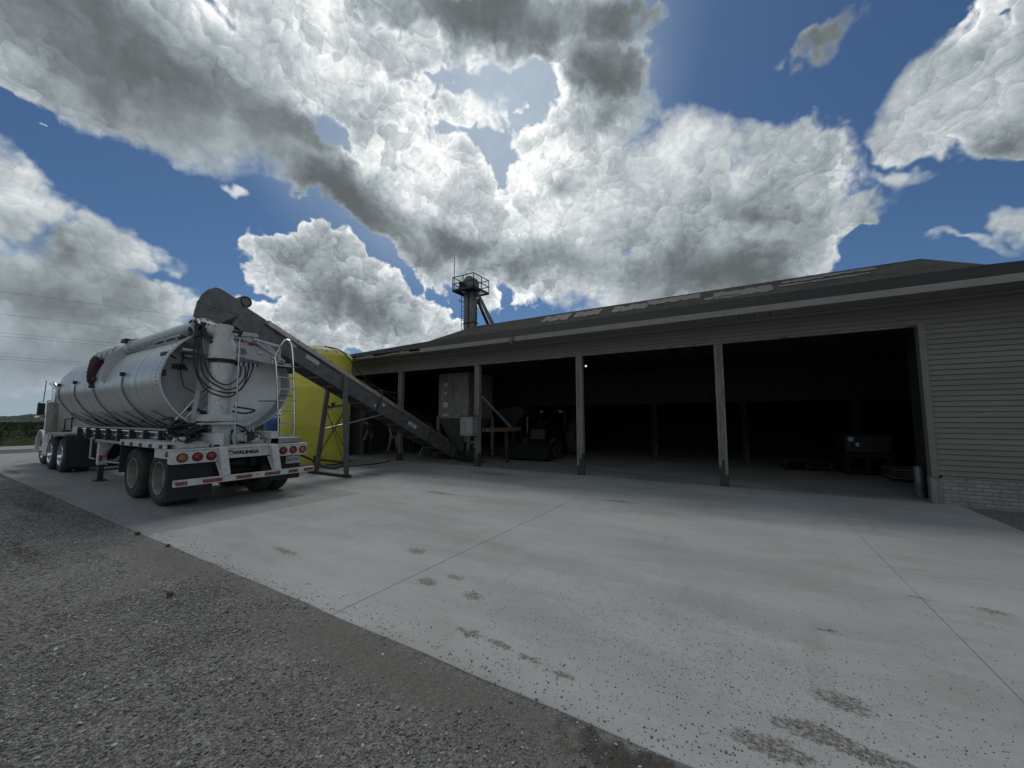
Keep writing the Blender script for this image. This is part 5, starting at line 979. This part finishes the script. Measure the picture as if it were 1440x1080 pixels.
# stickers
for t, h, w_, hh_, m_ in ((2.1, 0.3, 0.4, 0.11, 'w'), (4.62, 0.14, 0.07, 0.08, 'w'), (4.9, 0.30, 0.1, 0.09, 'p'), (6.15, 0.25, 0.42, 0.13, 'p'), (1.55, 0.36, 0.22, 0.07, 'w'), (8.35, 0.28, 0.12, 0.05, 'p')):
    b = MB(); slab(b, t, t+w_, h-hh_/2, h+hh_/2, x1c+0.0005, x1c+0.003); b.build('label', PAPER, cv, smooth=0)
b = MB()
for k in range(3): slab(b, 6.2+0.03*k, 6.45+0.02*k, 0.21+0.035*k, 0.225+0.035*k, x1c+0.003, x1c+0.004)
b.build('label_print', LGREY, cv, smooth=0)
# clamps with stay cable
for t in (4.75, 6.9+0.35):
    b = MB().tube([cp(t, -0.03, x1c+0.04), cp(t, 0.5, x1c+0.04), cp(t, 0.72, x1c-0.1), cp(t, 0.72, x0c+0.1)], 0.018, 6).tube([cp(t, -0.03, x0c-0.04), cp(t, -0.03, x1c+0.04)], 0.018, 6); b.build('cable_frame', DKST, cv)
MB().tube([cp(3.3, 0.52, x1c-0.1), cp(4.75, 0.74, x1c-0.12), cp(7.25, 0.74, x1c-0.12), cp(8.6, 0.2, x1c+0.03)], 0.012, 6).build('stay_cable', DKST, cv)
MB().tube([cp(0.9, 0.40, x1c+0.03), cp(3.2, 0.40, x1c+0.03)], 0.012, 6).build('edge_pipe', DKST, cv)
# legs
LB = [((-9.70, 6.9, 2.80), (-9.48, 6.9, 0.06)), ((-10.46, 6.9, 2.6), (-10.87, 6.9, 0.06))]
for a, c_ in LB: MB().beam(a, c_, 0.085, 0.11, up=(0, 1, 0)).build('support_leg', CONVS, cv, bevel=0.003)
MB().beam((-11.15, 6.87, 0.035), (-9.3, 6.87, 0.035), 0.12, 0.07).build('base_beam', DKST, cv)
MB().beam((-9.64, 6.9, 1.98), (-10.56, 6.9, 1.93), 0.05, 0.07).build('cross_bar', CONVS, cv)
for a, c_ in (((-9.66, 6.9, 1.85), (-10.78, 6.9, 0.6)), ((-10.56, 6.9, 1.85), (-9.53, 6.9, 0.7)), ((-9.72, 6.95, 1.8), (-11.1, 6.86, 0.06)), ((-10.52, 6.95, 1.8), (-9.36, 6.86, 0.06))): MB().tube([a, c_], 0.010, 6).build('tie_rod', DKST, cv)
for a, c_ in (((-9.66, 6.92, 1.45), (x1c+0.03, 8.75, 1.84)), ((-10.62, 6.92, 1.3), (x0c-0.03, 8.75, 1.7))): MB().tube([a, c_], 0.022, 8).build('stay_pipe', ALU, cv)
MB().ball((-10.1, 6.83, 2.02), 0.055, 8).tube(cat_rom([(-10.3, 6.82, 2.0), (-10.28, 6.82, 1.88), (-10.12, 6.82, 1.88), (-10.1, 6.82, 2.0), (-9.95, 6.82, 2.08)], 4), 0.012, 6).build('winch', BLACK, cv)
# ------------------------------------------------------------------ hopper bin
bn = thing('hopper_bin', (-9.9, 12.8, 0), 'square sheet metal hopper bin with paper notices standing behind the third post', 'hopper bin')
bx0, bx1, by0, by1 = -10.72, -9.17, 12.0, 13.65
b = MB().box((bx0, by0, 1.62), (bx1, by0+0.02, 3.42)).box((bx1-0.02, by0+0.02, 1.62), (bx1, by1, 3.42)).box((bx0, by1-0.02, 1.62), (bx1-0.02, by1, 3.42)).box((bx0, by0+0.02, 1.62), (bx0+0.02, by1-0.02, 3.42)); b.build('bin_wall', BINM, bn, smooth=0)
b = MB()
for x in (bx0+0.06, bx0+0.72, bx1-0.03): b.box((x-0.02, by0-0.02, 1.62), (x+0.02, by0-0.001, 3.42))
b.box((bx0, by0-0.012, 2.75), (bx1, by0-0.001, 2.77)).box((bx0+0.35, by0-0.015, 3.15), (bx1-0.3, by0-0.001, 3.3)); b.build('wall_rib', BINM, bn, smooth=0)
b = MB(); cxm, cym = (bx0+bx1)/2+0.1, (by0+by1)/2-0.35
b.add([(bx0, by0, 1.62), (bx1, by0, 1.62), (bx1, by1, 1.62), (bx0, by1, 1.62), (cxm-0.28, cym-0.28, 0.52), (cxm+0.28, cym-0.28, 0.52), (cxm+0.28, cym+0.28, 0.52), (cxm-0.28, cym+0.28, 0.52)], [(0, 1, 5, 4), (1, 2, 6, 5), (2, 3, 7, 6), (3, 0, 4, 7)])
b.box((cxm-0.29, cym-0.29, 0.32), (cxm+0.29, cym+0.29, 0.52)); b.build('hopper_cone', mat('dark_sheet', (0.10, 0.098, 0.09), (0.06, 0.058, 0.053), scale=4, rough=0.65, metal=0.3), bn, smooth=0)
for x, y in ((bx0, by0), (bx1, by0), (bx1, by1), (bx0, by1)): MB().box((x-0.05, y-0.05, 0.03), (x+0.05, y+0.05, 1.7)).build('bin_leg', BINM, bn, smooth=0)
build_parts(MB().box((bx0-0.2, by0-0.12, 0.0), (bx1+0.25, by0+0.04, 0.06)).box((bx0-0.2, by1-0.08, 0.0), (bx1+0.25, by1+0.08, 0.06)), 'bin_skid', DKST, bn)
MB().box((bx0, by0-0.02, 0.28), (bx1, by0+0.03, 0.34)).beam((bx1, by0, 0.3), (bx1, by1, 0.3), 0.05, 0.06).build('skid_brace', DKST, bn)
for x, z, w_, h_ in ((-10.34, 2.98, 0.2, 0.12), (-10.34, 2.62, 0.13, 0.12), (-10.33, 2.16, 0.24, 0.2), (-10.32, 1.76, 0.26, 0.07)): MB().box((x-w_/2, by0-0.026, z-h_/2), (x+w_/2, by0-0.021, z+h_/2)).build('notice', PAPER, bn, smooth=0)
text('bin_mark', '7', 0.22, (-10.0, by0+0.24, 1.3), (1, 0, 0), (0, -0.35, 1), LGREY, bn, 0.005, 0.008)
b = MB()
for i in range(5): b.tube(cat_rom([(-9.6+0.1*i, 11.8, 0.35), (-9.5+0.15*i, 11.6, 0.12), (-9.2+0.2*i, 11.5, 0.03), (-8.6+0.1*i, 11.4+0.1*i, 0.03)], 4), 0.02, 6)
build_parts(b, 'drive_cable', HOSE, bn)
MB().box((-9.15, 11.9, 0.1), (-8.75, 12.3, 0.42)).lathe([(0, 0), (0.12, 0), (0.12, 0.35), (0, 0.35)], (-9.0, 12.1, 0.5), (1, 0, 0), 14).build('gearbox', DKST, bn, bevel=0.01)
# control box on the third post
cb2 = thing('control_box', (-7.95, 10.45, 1.35), 'grey electrical control box mounted on the post beside the hopper bin', 'control box')
MB().box((-8.17, 10.22, 1.04), (-7.66, 10.52, 1.68)).build('enclosure', GBOX, cb2, bevel=0.008)
MB().box((-8.19, 10.19, 1.68), (-7.64, 10.54, 1.70)).build('drip_lid', DKST, cb2)
b = MB()
for z in (1.12, 1.28, 1.44, 1.6): b.box((-7.659, 10.26, z-0.015), (-7.645, 10.32, z+0.015))
build_parts(b, 'latch', DKST, cb2)
MB().box((-8.13, 10.21, 1.08), (-7.7, 10.22, 1.64)).build('door_panel', GBOX, cb2, bevel=0.003)
for i in range(3): MB().tube(cat_rom([(-8.08+i*0.08, 10.4, 1.04), (-8.08+i*0.08, 10.4, 0.85), (-8.0+i*0.07, 10.5, 0.78), (-7.9+i*0.03, 10.55, 0.85)], 4), 0.022, 8).build('conduit', GALV, cb2)
arm = thing('timber_bracket', (-7.62, 11.8, 1.2), 'brown timber bracket arm with a diagonal brace behind the control box post', 'timber bracket')
MB().beam((-7.6, 10.75, 1.22), (-7.55, 12.95, 1.2), 0.05, 0.14).beam((-7.45, 10.75, 1.22), (-7.4, 12.95, 1.2), 0.05, 0.14).box((-7.58, 12.75, 1.14), (-7.43, 12.95, 1.26)).build('arm', WOODN, arm)
MB().beam((-7.66, 10.76, 2.35), (-7.47, 12.6, 1.14), 0.035, 0.09).build('diagonal_brace', WOOD, arm)
MB().box((-7.55, 12.1, 0.0), (-7.47, 12.2, 1.14)).build('prop', DKST, arm)
# ------------------------------------------------------------------ yellow tank, blue tank, hose
yt = thing('yellow_tank', (-13.45, 8.45, 0), 'tall yellow plastic tank with a faded domed top standing behind the truck', 'storage tank')
R0 = 1.14; yc = (-13.45, 8.45, 0)
b = MB().lathe([(0, 0.03), (R0-0.03, 0.03), (R0, 0.08), (R0, 1.3), (R0+0.008, 1.34), (R0+0.008, 1.40), (R0, 1.44), (R0, 2.6), (R0+0.008, 2.64), (R0+0.008, 2.7), (R0, 2.74), (R0, 3.78), (R0+0.015, 3.82), (R0+0.015, 3.88), (R0-0.02, 3.93)], yc, (0, 0, 1), 64); b.build('tank_body', YEL, yt, smooth=50)
b = MB().lathe([(R0-0.02, 3.93), (R0-0.08, 4.02), (R0-0.22, 4.1), (0.7, 4.18), (0.5, 4.2), (0.3, 4.22), (0.28, 4.27), (0.0, 4.28)], yc, (0, 0, 1), 64); b.build('tank_top', YELT, yt, smooth=50)
b = MB()
for k in range(18): a = k*2*math.pi/18; b.beam((yc[0]+math.cos(a)*(R0-0.05), yc[1]+math.sin(a)*(R0-0.05), 3.98), (yc[0]+math.cos(a)*0.62, yc[1]+math.sin(a)*0.62, 4.185), 0.07, 0.05)
b.build('top_rib', YELT, yt, bevel=0.01)
MB().lathe([(R0-0.02, 0), (R0+0.06, 0), (R0+0.06, 0.03), (0, 0.031)], yc, (0, 0, 1), 48).build('base_pad', DKST, yt)
def on_tank(ang, z, w_, h_, name, m, th=0.004):
    b = MB(); n_ = 6; P1 = []; 
    for i in range(n_+1):
        a = ang+(i/n_-0.5)*w_/R0; P1.append((yc[0]+math.cos(a)*(R0+th), yc[1]+math.sin(a)*(R0+th)))
    vs = [(x, y, z-h_/2) for x, y in P1]+[(x, y, z+h_/2) for x, y in P1]
    b.add(vs, [(i, i+1, n_+2+i, n_+1+i) for i in range(n_)]); return b.build(name, m, yt, smooth=50, recalc=False)
on_tank(R_(-17), 3.52, 0.24, 0.2, 'label', BLUE); on_tank(R_(-17), 3.56, 0.15, 0.05, 'label_print', PAPER, 0.006); on_tank(R_(-17), 3.38, 0.24, 0.05, 'label', PAPER, 0.005)
b = MB().lathe([(0, 0), (0.09, 0), (0.09, 0.06), (0.05, 0.08), (0.05, 0.22), (0, 0.22)], (-12.42, 7.85, 0.22), (0.87, -0.5, 0), 14).box((-12.3, 7.72, 0.14), (-12.18, 7.84, 0.3)).lathe([(0, 0), (0.07, 0), (0.07, 0.05), (0, 0.05)], (-12.2, 7.7, 0.33), (0, 0, 1), 12); b.build('outlet_valve', BLACK, yt)
bt = thing('blue_tank', (-20.4, 10.8, 0), 'blue plastic tank seen between the trailer ladder and the yellow tank', 'tank')
MB().lathe([(0, 0.02), (0.55, 0.02), (0.6, 0.08), (0.6, 1.4), (0.62, 1.45), (0.6, 1.5), (0.5, 1.66), (0.2, 1.75), (0, 1.76)], (-20.3, 10.7, 0), (0, 0, 1), 36).build('tank_body', BLUE, bt, smooth=50)
MB().lathe([(0, 1.75), (0.18, 1.75), (0.18, 1.82), (0, 1.83)], (-20.3, 10.7, 0), (0, 0, 1), 20).build('lid', BLACK, bt)
def hose_thing(pts, r, label, m=HOSE):
    o = MB().tube(cat_rom(pts, 6), r, 8).build('hose', m, None); return tag(o, label, 'hose')
hose_thing([(-11.5, 6.35, 0.55), (-11.45, 6.5, 0.62), (-11.2, 6.8, 0.45), (-10.9, 7.1, 0.2), (-10.6, 7.3, 0.12), (-10.5, 7.5, 0.2), (-10.6, 7.7, 0.25), (-12.1, 7.75, 0.25)], 0.035, 'thick grey hose looping from the yellow tank valve to a standing pipe', DKST)
sp = thing('standpipe', (-11.5, 6.35, 0), 'small black standpipe valve beside the end of the trailer bumper', 'standpipe')
MB().tube([(-11.5, 6.35, 0.0), (-11.5, 6.35, 0.55)], 0.03, 8).tube([(-11.62, 6.35, 0.02), (-11.38, 6.35, 0.02)], 0.02, 6).build('pipe', BLACK, sp)
MB().ball((-11.5, 6.35, 0.6), 0.09, 8, sq=(1.2, 1, 0.8)).tube([(-11.6, 6.3, 0.62), (-11.35, 6.4, 0.56)], 0.05, 8).build('valve', BLACK, sp)
hose_thing([(-12.2, 7.7, 0.2), (-11.9, 7.9, 0.03), (-11.4, 8.4, 0.02), (-11.2, 9.5, 0.02), (-11.6, 10.3, 0.02)], 0.018, 'thin black hose lying on the concrete from the yellow tank to the fourth post')
hose_thing([(-12.75, 8.2, 4.18), (-12.3, 8.6, 4.0), (-12.1, 9.2, 3.3), (-11.9, 9.9, 2.75), (-11.6, 10.4, 2.6), (-11.52, 10.57, 2.62)], 0.022, 'pale hose drooping from the top of the yellow tank to the post')
hose_thing([(-11.4, 10.85, 0.05), (-11.2, 11.2, 0.05), (-11.05, 11.45, 0.4), (-11.05, 11.6, 1.0), (-11.0, 11.7, 1.2)], 0.022, 'pale hose curving up from the floor under the conveyor', mat('pale_hose', (0.3, 0.29, 0.26), rough=0.6))

for (x_, y_, r_, lb) in ((-7.35, 2.06, 0.038, 'dark clod of earth on the edge of the slab nearest the trailer wheels'), (-6.35, 2.08, 0.026, 'smaller dark clod on the slab edge beside the corner of the paler concrete'), (-4.6, 1.55, 0.03, 'single dark stone lying alone in the open gravel')):
    b = MB().ball((x_, y_, r_*0.35), r_, 9, sq=(1.4, 0.9, 0.6)); b.v = [(v[0]+random.uniform(-.15, .15)*r_, v[1]+random.uniform(-.15, .15)*r_, v[2]+random.uniform(-.12, .12)*r_) for v in b.v]
    tag(b.build('clod', DIRTM, None, smooth=80), lb, 'clod')

# ------------------------------------------------------------------ overhead wires
wd = Vector((0.31, 0.951, 0)); WM = mat('wire_metal', (0.14, 0.14, 0.145), rough=0.5)
for i, (h, dx) in enumerate(((10.1, 0), (8.55, 0), (7.27, 0.25), (7.1, -0.1), (5.68, 0.2), (5.55, -0.15))):
    pts = []
    for k in range(31):
        t = -110+k*9; p = Vector((-41+dx, 8.6, 0))+wd*t; z = h+((t-18)/90.0)**2*0.9-0.04; pts.append((p.x, p.y, z))
    o = MB().tube(pts, 0.0075, 5).build('overhead_wire', WM, None)
    tag(o, ['highest wire crossing the sky above the tank trailer', 'second highest wire crossing the sky at the left', 'upper wire of the middle pair in the sky', 'lower wire of the middle pair in the sky', 'upper wire of the lowest pair in the sky', 'lowest wire of all crossing the sky at the left'][i], 'wire', 'overhead wires')

# ------------------------------------------------------------------ people (bodies grown from joints)
SKIN = mat('skin', (0.36, 0.22, 0.16), rough=0.6); 
def person(loc, rot, label, J, cloth, scale=1.0, bent=0.0):
    """J: joint name -> (x, y, z) in the person's own frame (facing -y)."""
    root = thing('person', loc, label, 'person'); root.rotation_euler = (0, 0, rot); root.scale = (scale,)*3
    def skinned(name, chains, m):
        me = bpy.data.meshes.new(name); vs = []; es = []; rs = []; idx = {}
        for ch in chains:
            last = None
            for key, r in ch:
                p = J[key] if isinstance(key, str) else key; kk = tuple(round(c, 4) for c in p)
                if kk not in idx: idx[kk] = len(vs); vs.append(p); rs.append(r)
                if last is not None: es.append((last, idx[kk]))
                last = idx[kk]
        me.from_pydata(vs, es, []); me.materials.append(m); o = bpy.data.objects.new(name, me); COL.objects.link(o); o.parent = root
        s_ = o.modifiers.new('skin', 'SKIN'); s_.use_smooth_shade = True; u = o.modifiers.new('sub', 'SUBSURF'); u.levels = 1; u.render_levels = 2
        for i, r in enumerate(rs): me.skin_vertices[0].data[i].radius = r if isinstance(r, tuple) else (r, r)
        me.skin_vertices[0].data[0].use_root = True
        dg = bpy.context.evaluated_depsgraph_get(); m2 = bpy.data.meshes.new_from_object(o.evaluated_get(dg)); o.modifiers.clear(); o.data = m2; m2.name = name; return o
    body = [[('pel', (0.15, 0.11)), ('waist', (0.13, 0.095)), ('chest', (0.165, 0.115)), ('neckb', (0.07, 0.065)), ('neck', 0.052), ('head0', (0.07, 0.082)), ('head1', (0.078, 0.098)), ('head2', (0.045, 0.06))]]
    for s_ in 'lr':
        body.append([('chest', (0.165, 0.115)), ('sh'+s_, 0.062), ('el'+s_, 0.044), ('wr'+s_, 0.029), ('pa'+s_, (0.04, 0.02))])
        body.append([('pel', (0.15, 0.11)), ('hip'+s_, 0.09), ('kn'+s_, 0.06), ('an'+s_, 0.04), ('to'+s_, (0.045, 0.03))])
        P0 = Vector(J['pa'+s_]); d = (P0-Vector(J['wr'+s_])).normalized(); side = Vector((0, 1, 0)) if abs(d.y) < 0.8 else Vector((1, 0, 0))
        for f in range(4): q = P0+side*(f-1.5)*0.019; body.append([('pa'+s_, (0.04, 0.02)), (tuple(q+d*0.035), 0.009), (tuple(q+d*(0.07+0.008*(f in (1, 2)))+Vector((0, -0.012, 0))), 0.007)])
        body.append([('pa'+s_, (0.04, 0.02)), (tuple(P0-side*0.045-d*0.005), 0.010), (tuple(P0-side*0.06+d*0.03), 0.008)])
    skinned('body', body, SKIN)
    f = Vector(J['head1']); fb = MB()
    fb.ball((f.x, f.y-0.1, f.z-0.005), 0.018, 8, sq=(0.7, 1, 1.3)).ball((f.x-0.085, f.y, f.z), 0.022, 8, sq=(0.5, 1, 1.5)).ball((f.x+0.085, f.y, f.z), 0.022, 8, sq=(0.5, 1, 1.5))
    fb.v = [tuple(v) for v in fb.v]
    def loc_build(b_, name, m, par):
        me = bpy.data.meshes.new(name); me.from_pydata(b_.v, [], b_.f); me.materials.append(m); me.polygons.foreach_set('use_smooth', [True]*len(me.polygons)); o = bpy.data.objects.new(name, me); COL.objects.link(o); o.parent = par; return o
    loc_build(fb, 'face', SKIN, root)
    loc_build(MB().ball((f.x-0.032, f.y-0.092, f.z+0.02), 0.011, 8).ball((f.x+0.032, f.y-0.092, f.z+0.02), 0.011, 8).box((f.x-0.024, f.y-0.098, f.z-0.052), (f.x+0.024, f.y-0.088, f.z-0.046)), 'eyes_and_mouth', BLACK, root)
    loc_build(MB().ball((f.x, f.y+0.012, f.z+0.035), 0.098, 14, sq=(0.93, 1.08, 0.95)), 'hair' if not cloth.get('cap') else 'cap', cloth['hair'], root)
    sh_ = [[(tuple(Vector(J['pel'])+Vector((0, 0, -0.07))), (0.185, 0.15)), ('pel', (0.19, 0.155)), ('waist', (0.18, 0.145)), ('chest', (0.195, 0.145)), ('neckb', (0.08, 0.075))]]
    for s_ in 'lr':
        m_ = tuple((Vector(J['sh'+s_])*0.25+Vector(J['el'+s_])*0.75)); sh_.append([('chest', (0.182, 0.13)), ('sh'+s_, 0.076), (m_, 0.06)])
    skinned('shirt', sh_, cloth['shirt'])
    tr_ = [[('pel', (0.168, 0.128)), tuple([tuple(Vector(J['pel'])+Vector((0, 0, 0.06))), (0.16, 0.12)])]]
    for s_ in 'lr': tr_.append([('pel', (0.168, 0.128)), ('hip'+s_, 0.104), ('kn'+s_, 0.076), ('an'+s_, 0.062)])
    skinned('trousers', tr_, cloth['trousers'])
    for s_ in 'lr': 
        a = Vector(J['an'+s_]); t = Vector(J['to'+s_]); skinned('boot', [[(tuple(a+Vector((0, 0, 0.05))), 0.056), (tuple(a), 0.058), (tuple((a+t)/2+Vector((0, 0, 0.0))), (0.055, 0.05)), (tuple(t), (0.05, 0.036))]], BLACK)
    return root
def pose(stoop=0.0, stride=0.0, armf=0.0):
    j = dict(pel=(0, 0, 0.96), waist=(0, -0.02-stoop*0.1, 1.12), chest=(0, -0.03-stoop*0.3, 1.32-stoop*0.05), neckb=(0, -0.03-stoop*0.48, 1.47-stoop*0.12), neck=(0, -0.04-stoop*0.53, 1.53-stoop*0.14), head0=(0, -0.05-stoop*0.58, 1.59-stoop*0.16), head1=(0, -0.055-stoop*0.62, 1.66-stoop*0.18), head2=(0, -0.05-stoop*0.64, 1.73-stoop*0.2))
    for s_, sg in (('l', 1), ('r', -1)):
        st = stride*sg
        j['sh'+s_] = (0.19*sg, -0.03-stoop*0.42, 1.42-stoop*0.1); j['el'+s_] = (0.24*sg, 0.02-stoop*0.4+st*0.35-armf*0.05, 1.14-stoop*0.05); j['wr'+s_] = (0.23*sg, -0.10-stoop*0.4+st*0.5-armf*0.25, 0.92+armf*0.12); j['pa'+s_] = (0.225*sg, -0.13-stoop*0.4+st*0.55-armf*0.3, 0.84+armf*0.12)
        j['hip'+s_] = (0.095*sg, 0, 0.90); j['kn'+s_] = (0.10*sg, -0.03-st*0.5, 0.50+0.0*st); j['an'+s_] = (0.105*sg, 0.02-st*1.15, 0.10+(0.05 if st < 0 else 0)); j['to'+s_] = (0.115*sg, -0.13-st*1.1, 0.045+(0.0 if st < 0 else 0))
    return j
def bend(J, deg):
    p = Vector(J['waist']); M3 = Matrix.Rotation(R_(deg), 3, 'X')
    for k in list(J):
        if k in ('chest', 'neckb', 'neck', 'head0', 'head1', 'head2') or k[:2] in ('sh',): J[k] = tuple(p+M3@(Vector(J[k])-p))
        elif k[:2] in ('el', 'wr', 'pa'):
            r = 'sh'+k[-1]
    for s_ in 'lr':
        S = Vector(J['sh'+s_]); J['el'+s_] = tuple(S+Vector((0, -0.03, -0.29))); J['wr'+s_] = tuple(S+Vector((0, -0.14, -0.52))); J['pa'+s_] = tuple(S+Vector((0, -0.17, -0.60)))
    return J
OLIVE = mat('dark_olive_shirt', (0.045, 0.042, 0.035), rough=0.9); NAVY = mat('navy_trousers', (0.03, 0.034, 0.045), rough=0.9); BLUESH = mat('blue_shirt', (0.03, 0.05, 0.16), rough=0.9); KHAKI = mat('khaki_trousers', (0.26, 0.19, 0.13), rough=0.9); JEANS = mat('blue_jeans', (0.06, 0.09, 0.15), rough=0.9); HAIR = mat('dark_hair', (0.03, 0.022, 0.016), rough=0.7)
person((-14.1, 11.5, 0), R_(-50), 'person in a dark shirt and dark trousers standing by the pale steel door', bend(pose(0.1, 0.04), 22), dict(shirt=OLIVE, trousers=NAVY, hair=HAIR), 0.93)
person((-13.05, 11.75, 0), R_(75), 'person in a blue shirt and khaki trousers striding behind the post', pose(0.1, 0.28), dict(shirt=BLUESH, trousers=KHAKI, hair=HAIR), 0.97)
person((-11.05, 11.75, 0), R_(80), 'person in blue jeans and black boots stooping behind the conveyor', bend(pose(0.1, 0.03), 75), dict(shirt=mat('grey_shirt', (0.03, 0.03, 0.03), rough=0.9), trousers=JEANS, hair=HAIR), 0.92)

# ------------------------------------------------------------------ things inside the barn
ib = thing('bulk_container', (2.95, 15.2, 0), 'caged bulk container with two white labels on a stacked base', 'bulk container')
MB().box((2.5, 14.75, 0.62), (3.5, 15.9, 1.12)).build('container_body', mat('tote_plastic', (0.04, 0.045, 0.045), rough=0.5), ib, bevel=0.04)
b = MB()
for i in range(8): b.tube([(2.5+i*0.143, 14.72, 0.58), (2.5+i*0.143, 14.72, 1.15)], 0.01, 5)
for z in (0.6, 0.78, 0.96, 1.14): b.tube([(2.46, 14.71, z), (3.54, 14.71, z), (3.54, 15.95, z)], 0.01, 5)
b.build('wire_cage', DKST, ib)
MB().box((2.56, 14.69, 0.95), (2.68, 14.7, 1.07)).build('label', PAPER, ib); MB().box((2.72, 14.69, 0.8), (2.8, 14.7, 0.92)).build('label', PAPER, ib)
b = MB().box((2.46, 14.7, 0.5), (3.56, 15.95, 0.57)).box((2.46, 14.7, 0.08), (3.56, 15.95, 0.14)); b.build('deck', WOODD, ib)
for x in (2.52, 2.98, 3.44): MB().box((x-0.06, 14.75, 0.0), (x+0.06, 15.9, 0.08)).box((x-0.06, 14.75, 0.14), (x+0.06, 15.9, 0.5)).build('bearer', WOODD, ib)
sh = thing('sheet_stack', (3.75, 14.3, 0), 'low stack of long flat metal sheets lying near the jamb', 'sheet stack')
for i in range(5): MB().box((3.15+0.03*(i*3 % 4), 13.5, 0.1+i*0.05), (4.5, 14.6-0.05*(i % 2), 0.115+i*0.05)).build('sheet', GALV if i % 2 else BINM, sh)
for x in (3.4, 4.2): MB().box((x-0.05, 13.5, 0), (x+0.05, 14.6, 0.1)).build('bearer', WOODD, sh)
bg_ = thing('metal_box', (4.0, 14.0, 0.33), 'small open metal box lying on top of the flat sheets', 'metal box')
b = MB().prism([(3.75, 13.7, 0.33), (4.1, 13.7, 0.33), (4.2, 13.7, 0.52), (3.85, 13.7, 0.48)], (0, 0.3, 0)); b.build('box_shell', GALV, bg_); MB().beam((3.7, 13.75, 0.54), (4.25, 13.9, 0.56), 0.2, 0.02).build('lid', GALV, bg_)
dr_ = thing('drum', (3.28, 11.55, 0), 'pale narrow upright drum against the inner edge of the jamb', 'drum')
MB().lathe([(0, 0.0), (0.07, 0.0), (0.08, 0.03), (0.08, 0.28), (0.085, 0.3), (0.08, 0.32), (0.08, 0.6), (0.07, 0.63), (0, 0.64)], (3.03, 11.2, 0), (0, 0, 1), 20).build('drum_body', GALV, dr_); MB().lathe([(0, 0.64), (0.03, 0.64), (0.03, 0.67), (0, 0.67)], (3.03, 11.2, 0), (0, 0, 1), 10).build('cap', BLACK, dr_)
pl_ = thing('pallet_pile', (1.55, 15.3, 0), 'dark low pile of pallets left of the caged container', 'pallet pile')
for k in range(2):
    for i in range(5): MB().box((1.0, 14.9+i*0.22, 0.12+k*0.16), (2.2, 15.03+i*0.22, 0.14+k*0.16)).build('plank', WOODD, pl_)
    for x in (1.05, 1.6, 2.15): MB().box((x-0.04, 14.9, 0.02+k*0.16 if k == 0 else 0.142), (x+0.04, 15.9, 0.12+k*0.16)).build('bearer', WOODD, pl_)
# farm tractor in the dark
ft = thing('farm_tractor', (-7.2, 15.4, 0), 'dark farm tractor with work lamps parked deep in the barn', 'farm tractor')
def farmwheel(x, y, r, w_):
    o = MB().lathe([(r*0.55, -w_/2), (r*0.9, -w_/2), (r, -w_*0.35), (r, w_*0.35), (r*0.9, w_/2), (r*0.55, w_/2)], (x, y, r), (1, 0, 0), 28).build('wheel', TYRE, ft)
    MB().lathe([(0, -w_*0.1), (r*0.5, -w_*0.1), (r*0.56, -w_*0.4), (r*0.56, w_*0.4), (r*0.5, w_*0.1), (0, w_*0.1)], (x, y, r), (1, 0, 0), 24).build('rim', DKST, o)
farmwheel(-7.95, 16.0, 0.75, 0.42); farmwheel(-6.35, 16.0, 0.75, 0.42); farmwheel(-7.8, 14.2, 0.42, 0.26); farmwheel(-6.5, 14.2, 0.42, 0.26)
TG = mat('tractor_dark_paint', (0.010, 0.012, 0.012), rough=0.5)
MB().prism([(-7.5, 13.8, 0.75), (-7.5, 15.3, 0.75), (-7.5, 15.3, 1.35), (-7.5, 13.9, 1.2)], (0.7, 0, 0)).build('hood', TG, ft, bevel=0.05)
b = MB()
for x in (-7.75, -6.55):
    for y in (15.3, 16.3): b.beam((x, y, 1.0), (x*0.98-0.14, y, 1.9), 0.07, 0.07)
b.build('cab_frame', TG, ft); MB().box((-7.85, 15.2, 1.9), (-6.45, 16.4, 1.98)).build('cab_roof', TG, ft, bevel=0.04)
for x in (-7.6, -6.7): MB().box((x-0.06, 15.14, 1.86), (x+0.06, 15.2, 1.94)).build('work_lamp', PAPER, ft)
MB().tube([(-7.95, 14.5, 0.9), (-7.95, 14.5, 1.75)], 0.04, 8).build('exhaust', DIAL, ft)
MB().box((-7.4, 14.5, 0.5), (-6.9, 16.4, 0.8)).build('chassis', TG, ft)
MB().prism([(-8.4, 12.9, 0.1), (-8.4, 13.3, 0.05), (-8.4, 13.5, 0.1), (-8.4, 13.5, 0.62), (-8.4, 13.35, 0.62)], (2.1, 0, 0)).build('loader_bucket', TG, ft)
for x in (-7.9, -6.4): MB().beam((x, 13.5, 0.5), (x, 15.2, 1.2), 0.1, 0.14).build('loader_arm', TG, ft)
sh2 = thing('seed_hopper', (-8.3, 14.2, 0), 'dark tapered hopper on a stand behind the control box post', 'hopper')
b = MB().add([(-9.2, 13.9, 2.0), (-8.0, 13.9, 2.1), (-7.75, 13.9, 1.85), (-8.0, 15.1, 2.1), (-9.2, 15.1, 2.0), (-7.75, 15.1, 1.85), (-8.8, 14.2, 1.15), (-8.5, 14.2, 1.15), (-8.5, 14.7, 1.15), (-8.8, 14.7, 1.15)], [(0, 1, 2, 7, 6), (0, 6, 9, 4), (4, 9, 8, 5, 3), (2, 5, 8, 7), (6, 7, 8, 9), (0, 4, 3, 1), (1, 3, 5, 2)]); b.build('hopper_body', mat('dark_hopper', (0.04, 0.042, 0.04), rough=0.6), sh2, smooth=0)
for x, y in ((-8.85, 14.15), (-8.4, 14.15), (-8.4, 14.75), (-8.85, 14.75)): MB().beam((x, y, 0), (x, y, 1.2), 0.06, 0.06).build('leg', DKST, sh2)
